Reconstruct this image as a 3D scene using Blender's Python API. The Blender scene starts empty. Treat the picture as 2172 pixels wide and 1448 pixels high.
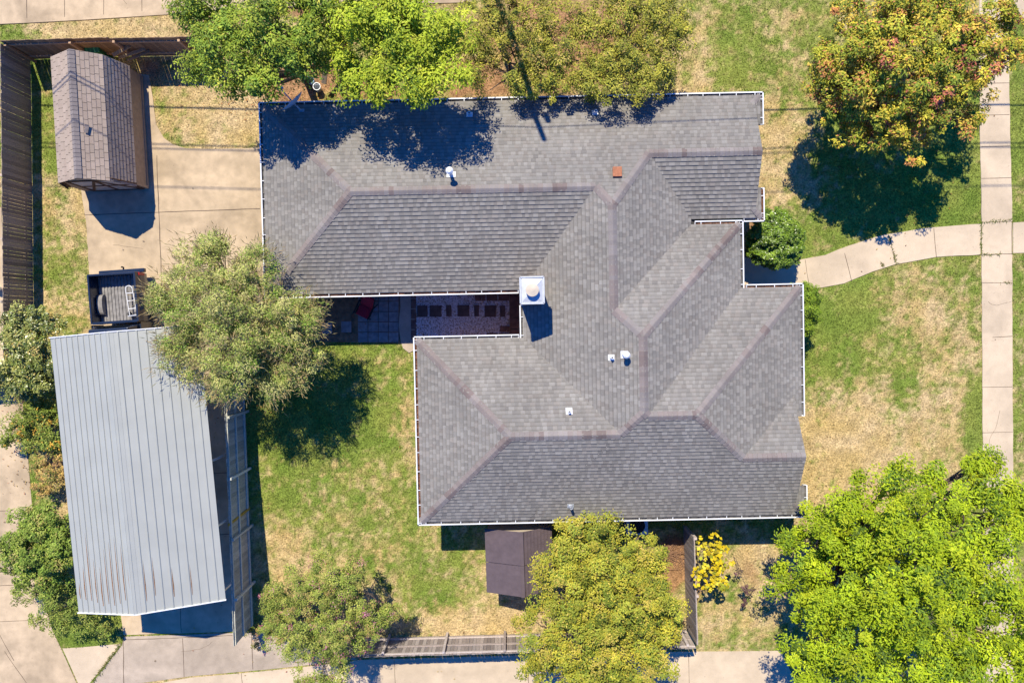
import bpy, bmesh, math, random
import numpy as np
from mathutils import Vector, Matrix
from mathutils.geometry import tessellate_polygon

random.seed(7)
RNG = np.random.default_rng(11)
C = bpy.context.scene.collection
SC = bpy.context.scene
R = math.radians

# ---------------------------------------------------------------- camera, sky, sun, exposure
CAM_H = 27.0
FOC = 1448.0                      # focal length in photograph pixels (photo is 2172 x 1448)
TILT = math.atan(34.0 / FOC)      # the lens looks very slightly south of straight down
cam_d = bpy.data.cameras.new('camera')
cam = bpy.data.objects.new('camera', cam_d)
C.objects.link(cam)
cam.location = (0, 0, CAM_H)
cam.rotation_euler = (-TILT, 0, 0)
cam_d.sensor_fit = 'HORIZONTAL'
cam_d.sensor_width = 36.0
cam_d.lens = 36.0 * FOC / 2172.0
cam_d.clip_start = 0.1
cam_d.clip_end = 2000
SC.camera = cam

SUN = Vector((-0.23, 0.683, 1.0)).normalized()
SUN_EL = math.asin(SUN.z)
SUN_AZ = math.atan2(SUN.x, SUN.y)
world = bpy.data.worlds.new('World')
SC.world = world
world.use_nodes = True
wn, wl = world.node_tree.nodes, world.node_tree.links
bg = wn['Background']
sky = wn.new('ShaderNodeTexSky')
sky.sky_type = 'NISHITA'
sky.sun_disc = False
sky.sun_elevation = SUN_EL
sky.sun_rotation = SUN_AZ % (2 * math.pi)
sky.air_density = 1.0
sky.dust_density = 0.2
sky.ozone_density = 3.0
hs = wn.new('ShaderNodeHueSaturation')
hs.inputs['Saturation'].default_value = 1.1
wl.new(sky.outputs[0], hs.inputs['Color'])
tint = wn.new('ShaderNodeMix')          # deep clear-air blue
tint.data_type = 'RGBA'
tint.blend_type = 'MULTIPLY'
tint.inputs['Factor'].default_value = 1.0
tint.inputs['B'].default_value = (0.10, 1.30, 3.2, 1)
wl.new(hs.outputs[0], tint.inputs['A'])
wl.new(tint.outputs['Result'], bg.inputs['Color'])
bg.inputs['Strength'].default_value = 0.05

sun_d = bpy.data.lights.new('sun', 'SUN')
sun_d.energy = 5.0
sun_d.angle = R(0.5)
sun_d.color = (1.0, 0.925, 0.76)
sun = bpy.data.objects.new('sun', sun_d)
C.objects.link(sun)
sun.rotation_euler = SUN.to_track_quat('Z', 'Y').to_euler()
sun.location = (0, 0, 60)

SC.view_settings.view_transform = 'Standard'
SC.view_settings.look = 'None'
SC.view_settings.exposure = 0.35
SC.view_settings.gamma = 1.0


# ---------------------------------------------------------------- surveying: photo position at a known height -> metres
def P(px, py, h=0.0):
    xc, yc = (px - 1086.0) / FOC, -(py - 724.0) / FOC
    c, s = math.cos(-TILT), math.sin(-TILT)
    d = Vector((xc, yc * c + s, yc * s - c))
    t = (h - CAM_H) / d.z
    return Vector((d.x * t, d.y * t, h))


def P2(px, py, h=0.0):
    p = P(px, py, h)
    return (p.x, p.y)


# ---------------------------------------------------------------- materials
def newmat(name):
    m = bpy.data.materials.new(name)
    m.use_nodes = True
    nt = m.node_tree
    return m, nt, nt.nodes, nt.links, nt.nodes['Principled BSDF']


def mat(name, col, rough=0.7, var=0.18, scale=6.0, bump=0.15, metal=0.0, spec=0.3, bscale=None, detail=6.0):
    m, nt, N, L, b = newmat(name)
    tc = N.new('ShaderNodeTexCoord')
    n = N.new('ShaderNodeTexNoise')
    n.inputs['Scale'].default_value = scale
    n.inputs['Detail'].default_value = detail
    L.new(tc.outputs['Object'], n.inputs['Vector'])
    r = N.new('ShaderNodeValToRGB')
    r.color_ramp.elements[0].position = 0.3
    r.color_ramp.elements[1].position = 0.7
    r.color_ramp.elements[0].color = (*[c * (1 - var) for c in col], 1)
    r.color_ramp.elements[1].color = (*[min(1, c * (1 + var)) for c in col], 1)
    L.new(n.outputs['Fac'], r.inputs['Fac'])
    L.new(r.outputs['Color'], b.inputs['Base Color'])
    b.inputs['Roughness'].default_value = rough
    b.inputs['Metallic'].default_value = metal
    b.inputs['Specular IOR Level'].default_value = spec
    if bump:
        n2 = N.new('ShaderNodeTexNoise')
        n2.inputs['Scale'].default_value = bscale or scale * 8
        n2.inputs['Detail'].default_value = 4
        L.new(tc.outputs['Object'], n2.inputs['Vector'])
        bp = N.new('ShaderNodeBump')
        bp.inputs['Strength'].default_value = bump
        bp.inputs['Distance'].default_value = 0.02
        L.new(n2.outputs['Fac'], bp.inputs['Height'])
        L.new(bp.outputs['Normal'], b.inputs['Normal'])
    return m


def attrmat(name, rough=0.8, var=0.15, scale=40.0, bump=0.2, spec=0.2, transl=0.0, bdist=0.01, big=0.0):
    """colour from the mesh's own colour attribute, broken up by fine noise"""
    m, nt, N, L, b = newmat(name)
    a = N.new('ShaderNodeVertexColor')
    a.layer_name = 'Col'
    tc = N.new('ShaderNodeTexCoord')
    src = a.outputs['Color']
    if var:
        n = N.new('ShaderNodeTexNoise')
        n.inputs['Scale'].default_value = scale
        n.inputs['Detail'].default_value = 5
        L.new(tc.outputs['Object'], n.inputs['Vector'])
        mr = N.new('ShaderNodeMapRange')
        mr.inputs['From Min'].default_value = 0.25
        mr.inputs['From Max'].default_value = 0.75
        mr.inputs['To Min'].default_value = 1 - var
        mr.inputs['To Max'].default_value = 1 + var
        L.new(n.outputs['Fac'], mr.inputs['Value'])
        mx = N.new('ShaderNodeMix')
        mx.data_type = 'RGBA'
        mx.blend_type = 'MULTIPLY'
        mx.inputs['Factor'].default_value = 1
        L.new(src, mx.inputs['A'])
        L.new(mr.outputs['Result'], mx.inputs['B'])
        src = mx.outputs['Result']
        if bump:
            bp = N.new('ShaderNodeBump')
            bp.inputs['Strength'].default_value = bump
            bp.inputs['Distance'].default_value = bdist
            L.new(n.outputs['Fac'], bp.inputs['Height'])
            L.new(bp.outputs['Normal'], b.inputs['Normal'])
    if big:   # broad weathering
        n3 = N.new('ShaderNodeTexNoise')
        n3.inputs['Scale'].default_value = 0.7
        n3.inputs['Detail'].default_value = 6
        n3.inputs['Distortion'].default_value = 0.6
        L.new(tc.outputs['Object'], n3.inputs['Vector'])
        m3 = N.new('ShaderNodeMapRange')
        m3.inputs['From Min'].default_value = 0.3
        m3.inputs['From Max'].default_value = 0.7
        m3.inputs['To Min'].default_value = 1 - big
        m3.inputs['To Max'].default_value = 1 + big * .7
        L.new(n3.outputs['Fac'], m3.inputs['Value'])
        x3 = N.new('ShaderNodeMix')
        x3.data_type = 'RGBA'
        x3.blend_type = 'MULTIPLY'
        x3.inputs['Factor'].default_value = 1
        L.new(src, x3.inputs['A'])
        L.new(m3.outputs['Result'], x3.inputs['B'])
        src = x3.outputs['Result']
    L.new(src, b.inputs['Base Color'])
    b.inputs['Roughness'].default_value = rough
    b.inputs['Specular IOR Level'].default_value = spec
    if transl:
        t = N.new('ShaderNodeBsdfTranslucent')
        g = N.new('ShaderNodeGamma')
        g.inputs['Gamma'].default_value = 0.9
        L.new(src, g.inputs['Color'])
        L.new(g.outputs['Color'], t.inputs['Color'])
        ms = N.new('ShaderNodeMixShader')
        ms.inputs['Fac'].default_value = transl
        L.new(b.outputs[0], ms.inputs[1])
        L.new(t.outputs[0], ms.inputs[2])
        L.new(ms.outputs[0], N['Material Output'].inputs['Surface'])
    return m


def concrete(name, col, stain=0.22, fine=0.07):
    m, nt, N, L, b = newmat(name)
    tc = N.new('ShaderNodeTexCoord')

    def noise(scale, detail, lo, hi, to0, to1, dist=0.0):
        n = N.new('ShaderNodeTexNoise')
        n.inputs['Scale'].default_value = scale
        n.inputs['Detail'].default_value = detail
        n.inputs['Distortion'].default_value = dist
        L.new(tc.outputs['Object'], n.inputs['Vector'])
        mr = N.new('ShaderNodeMapRange')
        mr.inputs['From Min'].default_value = lo
        mr.inputs['From Max'].default_value = hi
        mr.inputs['To Min'].default_value = to0
        mr.inputs['To Max'].default_value = to1
        L.new(n.outputs['Fac'], mr.inputs['Value'])
        return mr.outputs['Result'], n

    f1, _ = noise(0.55, 8, 0.35, 0.6, 1 - stain, 1.06, 0.8)
    f2, _ = noise(3.5, 8, 0.3, 0.7, 1 - stain * 0.5, 1 + stain * 0.3)
    f3, n3 = noise(55, 4, 0.3, 0.7, 1 - fine, 1 + fine)
    f4, _ = noise(9, 3, 0.26, 0.34, 0.82, 1.0)
    src = None
    rgb = N.new('ShaderNodeRGB')
    rgb.outputs[0].default_value = (*col, 1)
    src = rgb.outputs[0]
    for f in (f1, f2, f3, f4):
        mx = N.new('ShaderNodeMix')
        mx.data_type = 'RGBA'
        mx.blend_type = 'MULTIPLY'
        mx.inputs['Factor'].default_value = 1
        L.new(src, mx.inputs['A'])
        L.new(f, mx.inputs['B'])
        src = mx.outputs['Result']
    L.new(src, b.inputs['Base Color'])
    b.inputs['Roughness'].default_value = 0.9
    b.inputs['Specular IOR Level'].default_value = 0.15
    bp = N.new('ShaderNodeBump')
    bp.inputs['Strength'].default_value = 0.25
    bp.inputs['Distance'].default_value = 0.006
    L.new(n3.outputs['Fac'], bp.inputs['Height'])
    L.new(bp.outputs['Normal'], b.inputs['Normal'])
    return m


M = {}
M['lawn'] = attrmat('lawn', 0.95, 0.55, 15.0, 0.8, 0.05, bdist=0.04)
M['grass'] = attrmat('grass_blade', 0.8, 0, spec=0.1, transl=0.25)
M['leaf'] = attrmat('leaf', 0.55, 0, spec=0.14, transl=0.22)
M['waxy'] = attrmat('waxy_leaf', 0.33, 0, spec=0.5, transl=0.2)
M['shingle'] = attrmat('shingle', 0.9, 0.14, 45.0, 0.3, 0.1, big=.12)
M['wood'] = attrmat('weathered_wood', 0.85, 0.25, 18.0, 0.3, 0.15)
M['stones'] = attrmat('stones', 0.8, 0.1, 60, 0.2, 0.2)
M['concrete'] = concrete('concrete', (0.56, 0.425, 0.272), 0.26)
M['walk'] = concrete('walk_concrete', (0.60, 0.475, 0.325), 0.13, 0.08)
M['rough'] = concrete('rough_concrete', (0.47, 0.38, 0.285), 0.22, 0.2)
M['joint'] = mat('joint_dirt', (0.14, 0.10, 0.07), 0.95, 0.3, 8)
M['white'] = mat('white_metal', (0.78, 0.78, 0.77), 0.45, 0.06, 5, 0.03, spec=0.4)
M['galv'] = mat('galvanised_metal', (0.56, 0.58, 0.60), 0.42, 0.1, 9, 0.03, metal=0.35, spec=0.5)
M['steel_roof'] = mat('painted_steel_roof', (0.39, 0.395, 0.35), 0.5, 0.05, 1.3, 0.02, metal=0.1, spec=0.25, bscale=60)
M['rust'] = mat('rust', (0.20, 0.105, 0.05), 0.9, 0.4, 20)
M['debris'] = mat('leaf_debris', (0.15, 0.07, 0.04), 0.95, 0.7, 14, 0.6)
M['gutter_dirt'] = mat('gutter_dirt', (0.13, 0.12, 0.11), 0.9, 0.5, 6)
M['brick'] = mat('brick_wall', (0.30, 0.17, 0.12), 0.9, 0.25, 9, 0.4)
M['deck'] = mat('roof_deck', (0.06, 0.055, 0.05), 0.9, 0.2, 9)
M['trim'] = mat('painted_trim', (0.66, 0.64, 0.60), 0.6, 0.06, 5, 0.03)
M['dark'] = mat('dark_rubber', (0.02, 0.02, 0.022), 0.8, 0.3, 12, 0.1)
M['bark'] = mat('bark', (0.13, 0.095, 0.07), 0.95, 0.4, 12, 0.6)
M['truckpaint'] = mat('dark_truck_paint', (0.016, 0.026, 0.05), 0.22, 0.15, 3, 0.0, spec=0.6)
M['bedliner'] = mat('bed_liner', (0.25, 0.235, 0.22), 0.8, 0.3, 7, 0.3)
M['glass'] = mat('dark_glass', (0.015, 0.02, 0.025), 0.05, 0.1, 3, 0.0, spec=0.8)
M['redlens'] = mat('red_lens', (0.35, 0.02, 0.02), 0.25, 0.1, 3, 0.0)
M['chrome'] = mat('bumper_metal', (0.35, 0.35, 0.36), 0.3, 0.1, 4, 0.0, metal=0.8)
M['tan_siding'] = mat('tan_siding', (0.42, 0.30, 0.19), 0.8, 0.12, 6, 0.15)
M['cream_panel'] = mat('cream_panel', (0.60, 0.50, 0.38), 0.8, 0.1, 6, 0.1)
M['brown_trim'] = mat('brown_trim', (0.13, 0.065, 0.03), 0.8, 0.2, 7, 0.1)
M['resin'] = mat('brown_resin_roof', (0.115, 0.085, 0.088), 0.65, 0.12, 4, 0.1)
M['red_cloth'] = mat('red_cloth', (0.42, 0.02, 0.04), 0.8, 0.15, 14, 0.2)
M['paver'] = mat('grey_paver', (0.30, 0.27, 0.25), 0.9, 0.25, 7, 0.3)
M['brownpaver'] = mat('brown_paver', (0.20, 0.115, 0.085), 0.9, 0.3, 5, 0.3)
M['stepstone'] = mat('dark_step_stone', (0.12, 0.085, 0.07), 0.9, 0.3, 8, 0.3)
M['dish'] = mat('grey_dish', (0.48, 0.52, 0.56), 0.5, 0.1, 6, 0.0)
M['copper'] = mat('rusty_cap', (0.40, 0.155, 0.075), 0.7, 0.2, 14, 0.1)
M['bluepl'] = mat('blue_plastic', (0.30, 0.48, 0.60), 0.5, 0.1, 6)
M['greenpl'] = mat('green_plastic', (0.02, 0.16, 0.07), 0.5, 0.1, 6)
M['dirt'] = mat('soil', (0.26, 0.155, 0.085), 0.95, 0.4, 5, 0.7)
M['wire'] = mat('black_cable', (0.02, 0.02, 0.02), 0.7, 0.1, 4, 0)


# ---------------------------------------------------------------- object helpers
def tag(o, label=None, cat=None, group=None, kind=None):
    if label: o['label'] = label
    if cat: o['category'] = cat
    if group: o['group'] = group
    if kind: o['kind'] = kind
    return o


def thing(name, label, cat, loc=(0, 0, 0), rz=0.0, group=None):
    o = bpy.data.objects.new(name, None)
    C.objects.link(o)
    o.location = loc
    o.rotation_euler = (0, 0, rz)
    o.empty_display_size = 0.3
    return tag(o, label, cat, group)


def np_mesh(name, V, F, cols=None, mats=None, smooth=False):
    """V (n,3), F (m,k) all faces of k corners"""
    me = bpy.data.meshes.new(name)
    V = np.asarray(V, np.float32)
    F = np.asarray(F, np.int32)
    m, k = F.shape
    me.vertices.add(len(V))
    me.vertices.foreach_set('co', V.ravel())
    me.loops.add(m * k)
    me.loops.foreach_set('vertex_index', F.ravel())
    me.polygons.add(m)
    me.polygons.foreach_set('loop_start', np.arange(0, m * k, k, dtype=np.int32))
    if smooth:
        me.polygons.foreach_set('use_smooth', np.ones(m, dtype=bool))
    if cols is not None:
        a = me.color_attributes.new('Col', 'FLOAT_COLOR', 'POINT')
        cc = np.ones((len(V), 4), np.float32)
        cc[:, :3] = cols
        a.data.foreach_set('color', cc.ravel())
    me.update(calc_edges=True)
    me.validate()
    if mats: me.materials.append(mats)
    return me


def link(name, me, parent=None):
    o = bpy.data.objects.new(name, me)
    C.objects.link(o)
    if parent: o.parent = parent
    return o


def jit(c, lo, hi, r=random):
    f = r.uniform(lo, hi)
    return tuple(q * f for q in c)


class MB:
    """collects shapes for ONE mesh object"""
    def __init__(s):
        s.v, s.f, s.c = [], [], []
        s.col = (1, 1, 1)

    def face(s, pts):
        i = len(s.v)
        s.v += [tuple(p) for p in pts]
        s.c += [s.col] * len(pts)
        s.f.append(tuple(range(i, i + len(pts))))

    def add(s, V, F):
        i = len(s.v)
        s.v += [tuple(p) for p in V]
        s.c += [s.col] * len(V)
        s.f += [tuple(i + j for j in f) for f in F]

    def box(s, x0, x1, y0, y1, z0, z1, mx=None):
        V = [(x, y, z) for z in (z0, z1) for (x, y) in ((x0, y0), (x1, y0), (x1, y1), (x0, y1))]
        if mx is not None: V = [tuple(mx @ Vector(p)) for p in V]
        s.add(V, [(3, 2, 1, 0), (4, 5, 6, 7), (0, 1, 5, 4), (1, 2, 6, 5), (2, 3, 7, 6), (3, 0, 4, 7)])

    def beam(s, a, b, w, h, up=(0, 0, 1)):
        a, b = Vector(a), Vector(b)
        d = (b - a)
        L = d.length
        d.normalize()
        up = Vector(up)
        if abs(d.dot(up)) > 0.98: up = Vector((1, 0, 0))
        x = d.cross(up).normalized()
        z = x.cross(d)
        V = []
        for t in (0, L):
            for (i, j) in ((-1, -1), (1, -1), (1, 1), (-1, 1)):
                V.append(tuple(a + d * t + x * (i * w / 2) + z * (j * h / 2)))
        s.add(V, [(0, 1, 2, 3), (7, 6, 5, 4), (0, 4, 5, 1), (1, 5, 6, 2), (2, 6, 7, 3), (3, 7, 4, 0)])

    def tube(s, pts, rad, n=8, cap=True):
        pts = [Vector(p) for p in pts]
        if not hasattr(rad, '__len__'): rad = [rad] * len(pts)
        rings = []
        px = None
        for k, p in enumerate(pts):
            d = (pts[min(k + 1, len(pts) - 1)] - pts[max(k - 1, 0)]).normalized()
            if px is None:
                px = d.orthogonal().normalized()
            px = (px - d * px.dot(d))
            px = px.normalized() if px.length > 1e-6 else d.orthogonal().normalized()
            py = d.cross(px)
            rings.append([p + (px * math.cos(2 * math.pi * i / n) + py * math.sin(2 * math.pi * i / n)) * rad[k] for i in range(n)])
        V = [tuple(q) for r in rings for q in r]
        F = []
        for k in range(len(rings) - 1):
            for i in range(n):
                F.append((k * n + i, k * n + (i + 1) % n, (k + 1) * n + (i + 1) % n, (k + 1) * n + i))
        if cap:
            F.append(tuple(range(n - 1, -1, -1)))
            F.append(tuple((len(rings) - 1) * n + i for i in range(n)))
        s.add(V, F)

    def lathe(s, prof, n=20, loc=(0, 0, 0), mx=None):
        V, F = [], []
        for r, z in prof:
            for i in range(n):
                p = Vector((r * math.cos(2 * math.pi * i / n), r * math.sin(2 * math.pi * i / n), z))
                p = (mx @ p if mx is not None else p) + Vector(loc)
                V.append(tuple(p))
        for k in range(len(prof) - 1):
            for i in range(n):
                F.append((k * n + i, k * n + (i + 1) % n, (k + 1) * n + (i + 1) % n, (k + 1) * n + i))
        F.append(tuple((len(prof) - 1) * n + i for i in range(n)))
        F.append(tuple(range(n - 1, -1, -1)))
        s.add(V, F)

    def build(s, name, m, parent=None, bevel=0.0, smooth=False, colors=False, loc=None):
        me = bpy.data.meshes.new(name)
        me.from_pydata(s.v, [], s.f)
        if colors:
            a = me.color_attributes.new('Col', 'FLOAT_COLOR', 'POINT')
            cc = np.ones((len(s.v), 4), np.float32)
            cc[:, :3] = np.array(s.c, np.float32)
            a.data.foreach_set('color', cc.ravel())
        me.materials.append(m)
        if smooth:
            me.polygons.foreach_set('use_smooth', np.ones(len(me.polygons), dtype=bool))
        me.update()
        o = link(name, me, parent)
        if loc: o.location = loc
        if bevel:
            b = o.modifiers.new('bevel', 'BEVEL')
            b.width = bevel
            b.segments = 2
            b.limit_method = 'ANGLE'
        return o


def copy_tree(o, parent=None):
    c = o.copy()
    C.objects.link(c)
    if parent: c.parent = parent
    for ch in [x for x in C.objects if x.parent == o]:
        copy_tree(ch, c)
    return c


def slab(name, pts_px, m, z0=-0.15, z1=0.02, kind='structure', parent=None, h=0.0, wob=0.0):
    """a ground slab from an outline surveyed off the photograph, at ground level"""
    pts = [P(x, y, 0) for x, y in pts_px]
    if wob:
        q = []
        for i, p in enumerate(pts):
            n = pts[(i + 1) % len(pts)]
            k = max(1, int((n - p).length / 0.35))
            for j in range(k):
                t = p.lerp(n, j / k)
                if j: t += Vector((random.uniform(-wob, wob), random.uniform(-wob, wob), 0))
                q.append(t)
        pts = q
    bm = bmesh.new()
    vs = [bm.verts.new((p.x, p.y, z1)) for p in pts]
    for tri_ in tessellate_polygon([[Vector((p.x, p.y, 0)) for p in pts]]):
        if len(set(tri_)) == 3:
            bm.faces.new([vs[i] for i in tri_])
    n = len(pts)
    lo = [bm.verts.new((p.x, p.y, z0)) for p in pts]
    for i in range(n):
        bm.faces.new((vs[i], vs[(i + 1) % n], lo[(i + 1) % n], lo[i]))
    bmesh.ops.recalc_face_normals(bm, faces=bm.faces[:])
    me = bpy.data.meshes.new(name)
    bm.to_mesh(me)
    bm.free()
    me.materials.append(m)
    o = link(name, me, parent)
    if kind: o['kind'] = kind
    HARD.append(np.array([(p.x, p.y) for p in pts]))
    return o


HARD = []


def joints(parent, lines_px, z, w=0.03, name='joint', m=None):
    b = MB()
    for (x0, y0, x1, y1) in lines_px:
        a, c = P(x0, y0), P(x1, y1)
        d = (c - a).normalized()
        n = Vector((-d.y, d.x, 0))
        k = max(2, int((c - a).length / 0.4))
        pa = None
        for i in range(k + 1):
            q = a.lerp(c, i / k) + n * random.uniform(-0.008, 0.008)
            ww = w * random.uniform(0.6, 1.2) / 2
            e = (q + n * ww, q - n * ww)
            if pa: b.face([(pa[0].x, pa[0].y, z), (pa[1].x, pa[1].y, z), (e[1].x, e[1].y, z), (e[0].x, e[0].y, z)])
            pa = e
    return b.build(name, m or M['joint'], parent)


# ---------------------------------------------------------------- ground
def vnoise(x, y, cell, seed):
    r = np.random.default_rng(seed).random((257, 257))
    u, v = np.asarray(x) / cell + 1000.37, np.asarray(y) / cell + 1000.73
    i, j = np.floor(u).astype(int), np.floor(v).astype(int)
    fu, fv = u - i, v - j
    fu, fv = fu * fu * (3 - 2 * fu), fv * fv * (3 - 2 * fv)
    i0, j0, i1, j1 = i % 256, j % 256, (i + 1) % 256, (j + 1) % 256
    return (r[i0, j0] * (1 - fu) + r[i1, j0] * fu) * (1 - fv) + (r[i0, j1] * (1 - fu) + r[i1, j1] * fu) * fv


LAWN = [  # photo position, spread, greenness 0..1
    (120, 300, 40, 70, .62), (130, 470, 50, 60, .25), (140, 560, 45, 60, .55), (140, 650, 45, 40, .30), (90, 230, 30, 30, .5),
    (430, 240, 90, 50, .10), (440, 295, 90, 25, .30), (200, 62, 200, 12, .15), (30, 62, 30, 10, .7),
    (620, 900, 90, 60, .85), (560, 950, 30, 90, .9), (780, 790, 80, 60, .62), (700, 1000, 90, 60, .62), (810, 1000, 60, 60, .70),
    (600, 1030, 50, 60, .48), (700, 1110, 90, 40, .45), (850, 1090, 60, 60, .50), (580, 1160, 40, 40, .22), (560, 1200, 20, 60, .6),
    (900, 1180, 60, 60, .60), (985, 1190, 40, 50, .58), (950, 1260, 80, 50, .42), (1010, 1315, 120, 25, .05), (1060, 1240, 60, 40, .2), (880, 860, 40, 60, .35),
    (1540, 60, 60, 60, .52), (1600, 130, 60, 40, .62), (1480, 120, 20, 70, .25), (1660, 60, 60, 60, .5), (1680, 160, 50, 60, .40), (1640, 260, 50, 50, .12),
    (1650, 350, 50, 60, .10), (1690, 420, 50, 40, .30), (1750, 480, 60, 50, .82), (1850, 400, 100, 80, .80), (2000, 420, 80, 60, .75), (1990, 480, 80, 20, .8),
    (1770, 640, 50, 60, .72), (1800, 720, 60, 60, .85), (1760, 800, 50, 60, .82), (1850, 600, 80, 40, .5), (1950, 570, 70, 30, .62), (1930, 680, 50, 60, .28),
    (2050, 600, 30, 60, .7), (2040, 720, 40, 60, .40), (1910, 790, 40, 50, .62), (1820, 870, 60, 50, .14), (1750, 900, 50, 50, .10), (1750, 1010, 60, 60, .08),
    (1900, 900, 60, 50, .15), (1980, 850, 40, 40, .32), (1960, 960, 50, 30, .30), (2070, 900, 14, 90, .8), (2160, 320, 12, 80, .85), (2160, 600, 14, 60, .7), (2160, 800, 14, 90, .55),
    (1560, 1300, 60, 80, .28), (1610, 1200, 40, 50, .16), (1560, 1360, 80, 20, .45), (1600, 1130, 40, 20, .6),
    (60, 1060, 20, 160, .8), (180, 1340, 80, 40, .7), (250, 1390, 20, 30, .7), (90, 900, 30, 60, .7), (110, 1020, 20, 50, .4),
    (700, 690, 40, 40, .7), (1700, 690, 20, 60, .7)]
DIRT = [(1200, 90, 150, 110, .62), (1090, 60, 70, 80, .5), (1010, 170, 60, 40, .7), (780, 190, 60, 20, .75), (1590, 560, 22, 60, .9), (1425, 1190, 36, 50, .9),
        (640, 170, 70, 40, .8), (300, 150, 60, 30, .35), (1610, 490, 26, 40, .6), (1585, 1235, 18, 50, .35), (1500, 1240, 40, 50, .3), (700, 20, 200, 20, .5), (120, 980, 20, 40, .4)]


def blobs_at(x, y, items, base, wb):
    num = np.full(np.shape(x), base * wb)
    den = np.full(np.shape(x), wb)
    for (px, py, rx, ry, v) in items:
        c = P(px, py)
        k = CAM_H / FOC
        d = ((x - c.x) / (rx * k)) ** 2 + ((y - c.y) / (ry * k)) ** 2
        w = np.exp(-0.5 * d)
        num += w * v
        den += w
    return num / den


GREEN = np.array((0.140, 0.205, 0.032))
GREEN2 = np.array((0.225, 0.252, 0.052))
DRY = np.array((0.44, 0.315, 0.125))
DRY2 = np.array((0.52, 0.385, 0.205))
SOIL = np.array((0.33, 0.185, 0.09))


def ground_colour(x, y):
    x, y = np.asarray(x, float), np.asarray(y, float)
    g = blobs_at(x, y, LAWN, 0.45, 0.03)
    n = (vnoise(x, y, 1.6, 1) - .5) * .34 + (vnoise(x, y, .5, 2) - .5) * .30 + (vnoise(x, y, .2, 3) - .5) * .36 + (vnoise(x, y, .10, 8) - .5) * .42
    t = np.clip((g + n - .15) / .55, 0, 1)
    t = t * t * (3 - 2 * t)
    mix2 = vnoise(x, y, .8, 4)[..., None]
    gr = GREEN * (1 - mix2) + GREEN2 * mix2
    mix3 = vnoise(x, y, .6, 5)[..., None]
    dr = DRY * (1 - mix3) + DRY2 * mix3
    col = dr * (1 - t[..., None]) + gr * t[..., None]
    d = np.zeros(np.shape(x))
    for (px, py, rx, ry, v) in DIRT:
        c = P(px, py)
        k = CAM_H / FOC
        q = ((x - c.x) / (rx * k)) ** 2 + ((y - c.y) / (ry * k)) ** 2
        d = np.maximum(d, v * np.exp(-0.5 * q ** 1.5) * 1.3)
    d = np.clip((d + (vnoise(x, y, .5, 6) - .5) * .6 - .25) / .4, 0, 1)[..., None]
    col = col * (1 - d) + SOIL * (.8 + .4 * vnoise(x, y, .2, 7)[..., None]) * d
    v = .72 + .56 * vnoise(x, y, .10, 9)[..., None]
    return col * v


xs = np.concatenate([[-900, -300, -120, -60], np.arange(-44, -22, .3), np.arange(-22, 22.01, 0.085), np.arange(22.3, 44, .3), [60, 120, 300, 900]])
ys = np.concatenate([[-900, -300, -120, -60], np.arange(-36, -15.5, .3), np.arange(-15.5, 15.01, 0.085), np.arange(15.3, 36, .3), [60, 120, 300, 900]])
GX, GY = np.meshgrid(xs, ys)
V = np.stack([GX.ravel(), GY.ravel(), (vnoise(GX, GY, .6, 21) - .5).ravel() * 0.012], 1)
nx, ny = len(xs), len(ys)
ii = (np.arange(ny - 1)[:, None] * nx + np.arange(nx - 1)[None, :]).ravel()
F = np.stack([ii, ii + 1, ii + 1 + nx, ii + nx], 1)
ground = link('ground', np_mesh('ground', V, F, ground_colour(GX.ravel(), GY.ravel()), M['lawn']))
ground['kind'] = 'structure'

# ---------------------------------------------------------------- hard surfaces
drive = slab('driveway', [(250, 150), (316, 160), (325, 210), (332, 265), (348, 293), (368, 307), (395, 315), (470, 316), (560, 314), (566, 640), (545, 735),
                          (512, 745), (506, 1338), (262, 1345), (256, 1300), (225, 1000), (195, 720), (190, 585), (183, 470), (172, 398), (140, 397)],
             M['concrete'], wob=0.012)
joints(drive, [(180, 456, 552, 443), (333, 330, 345, 640), (205, 720, 505, 690), (215, 860, 503, 850), (232, 1015, 503, 1000), (240, 1150, 503, 1130), (360, 740, 385, 1340), (300, 720, 330, 880)], 0.024, 0.028)
apron = slab('driveway_apron', [(192, 1452), (260, 1366), (263, 1349), (507, 1341), (560, 1338), (640, 1372), (760, 1396), (700, 1404), (560, 1419), (400, 1433), (265, 1452)], M['rough'], z1=0.018)
joints(apron, [(388, 1352, 391, 1434), (262, 1352, 263, 1448), (534, 1345, 537, 1418), (262, 1356, 500, 1346)], 0.022, 0.025)
road = slab('alley_road', [(270, 1460), (402, 1436), (562, 1422), (702, 1407), (765, 1398), (1130, 1388), (1420, 1381), (1656, 1379), (1700, 1470), (2300, 1500), (2300, 1700), (200, 1700)], M['walk'], z1=0.014)
joints(road, [(512, 1426, 514, 1448), (836, 1398, 840, 1470), (1121, 1390, 1121, 1470), (1460, 1384, 1462, 1470)], 0.018, 0.02)
side = slab('side_road', [(-400, 440), (3, 440), (22, 800), (47, 830), (50, 880), (60, 970), (67, 1055), (74, 1150), (90, 1260), (112, 1337), (130, 1374), (165, 1452), (180, 1700), (-400, 1700)], M['concrete'], z1=0.016)
joints(side, [(-60, 1083, 68, 1082), (-60, 1243, 86, 1238), (-60, 1320, 105, 1312), (10, 1380, 60, 1452), (-60, 1235, 30, 1400)], 0.02, 0.02)
tri = slab('corner_paving', [(133, 1374), (170, 1372), (258, 1364), (230, 1400), (190, 1448), (168, 1452)], M['walk'], z1=0.012)
north = slab('rear_road', [(-400, -500), (-400, 62), (0, 52), (60, 49.5), (180, 43), (290, 36), (370, 31), (520, 20), (700, 14), (1000, 6), (1030, -500)], M['concrete'], z1=0.03)
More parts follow.
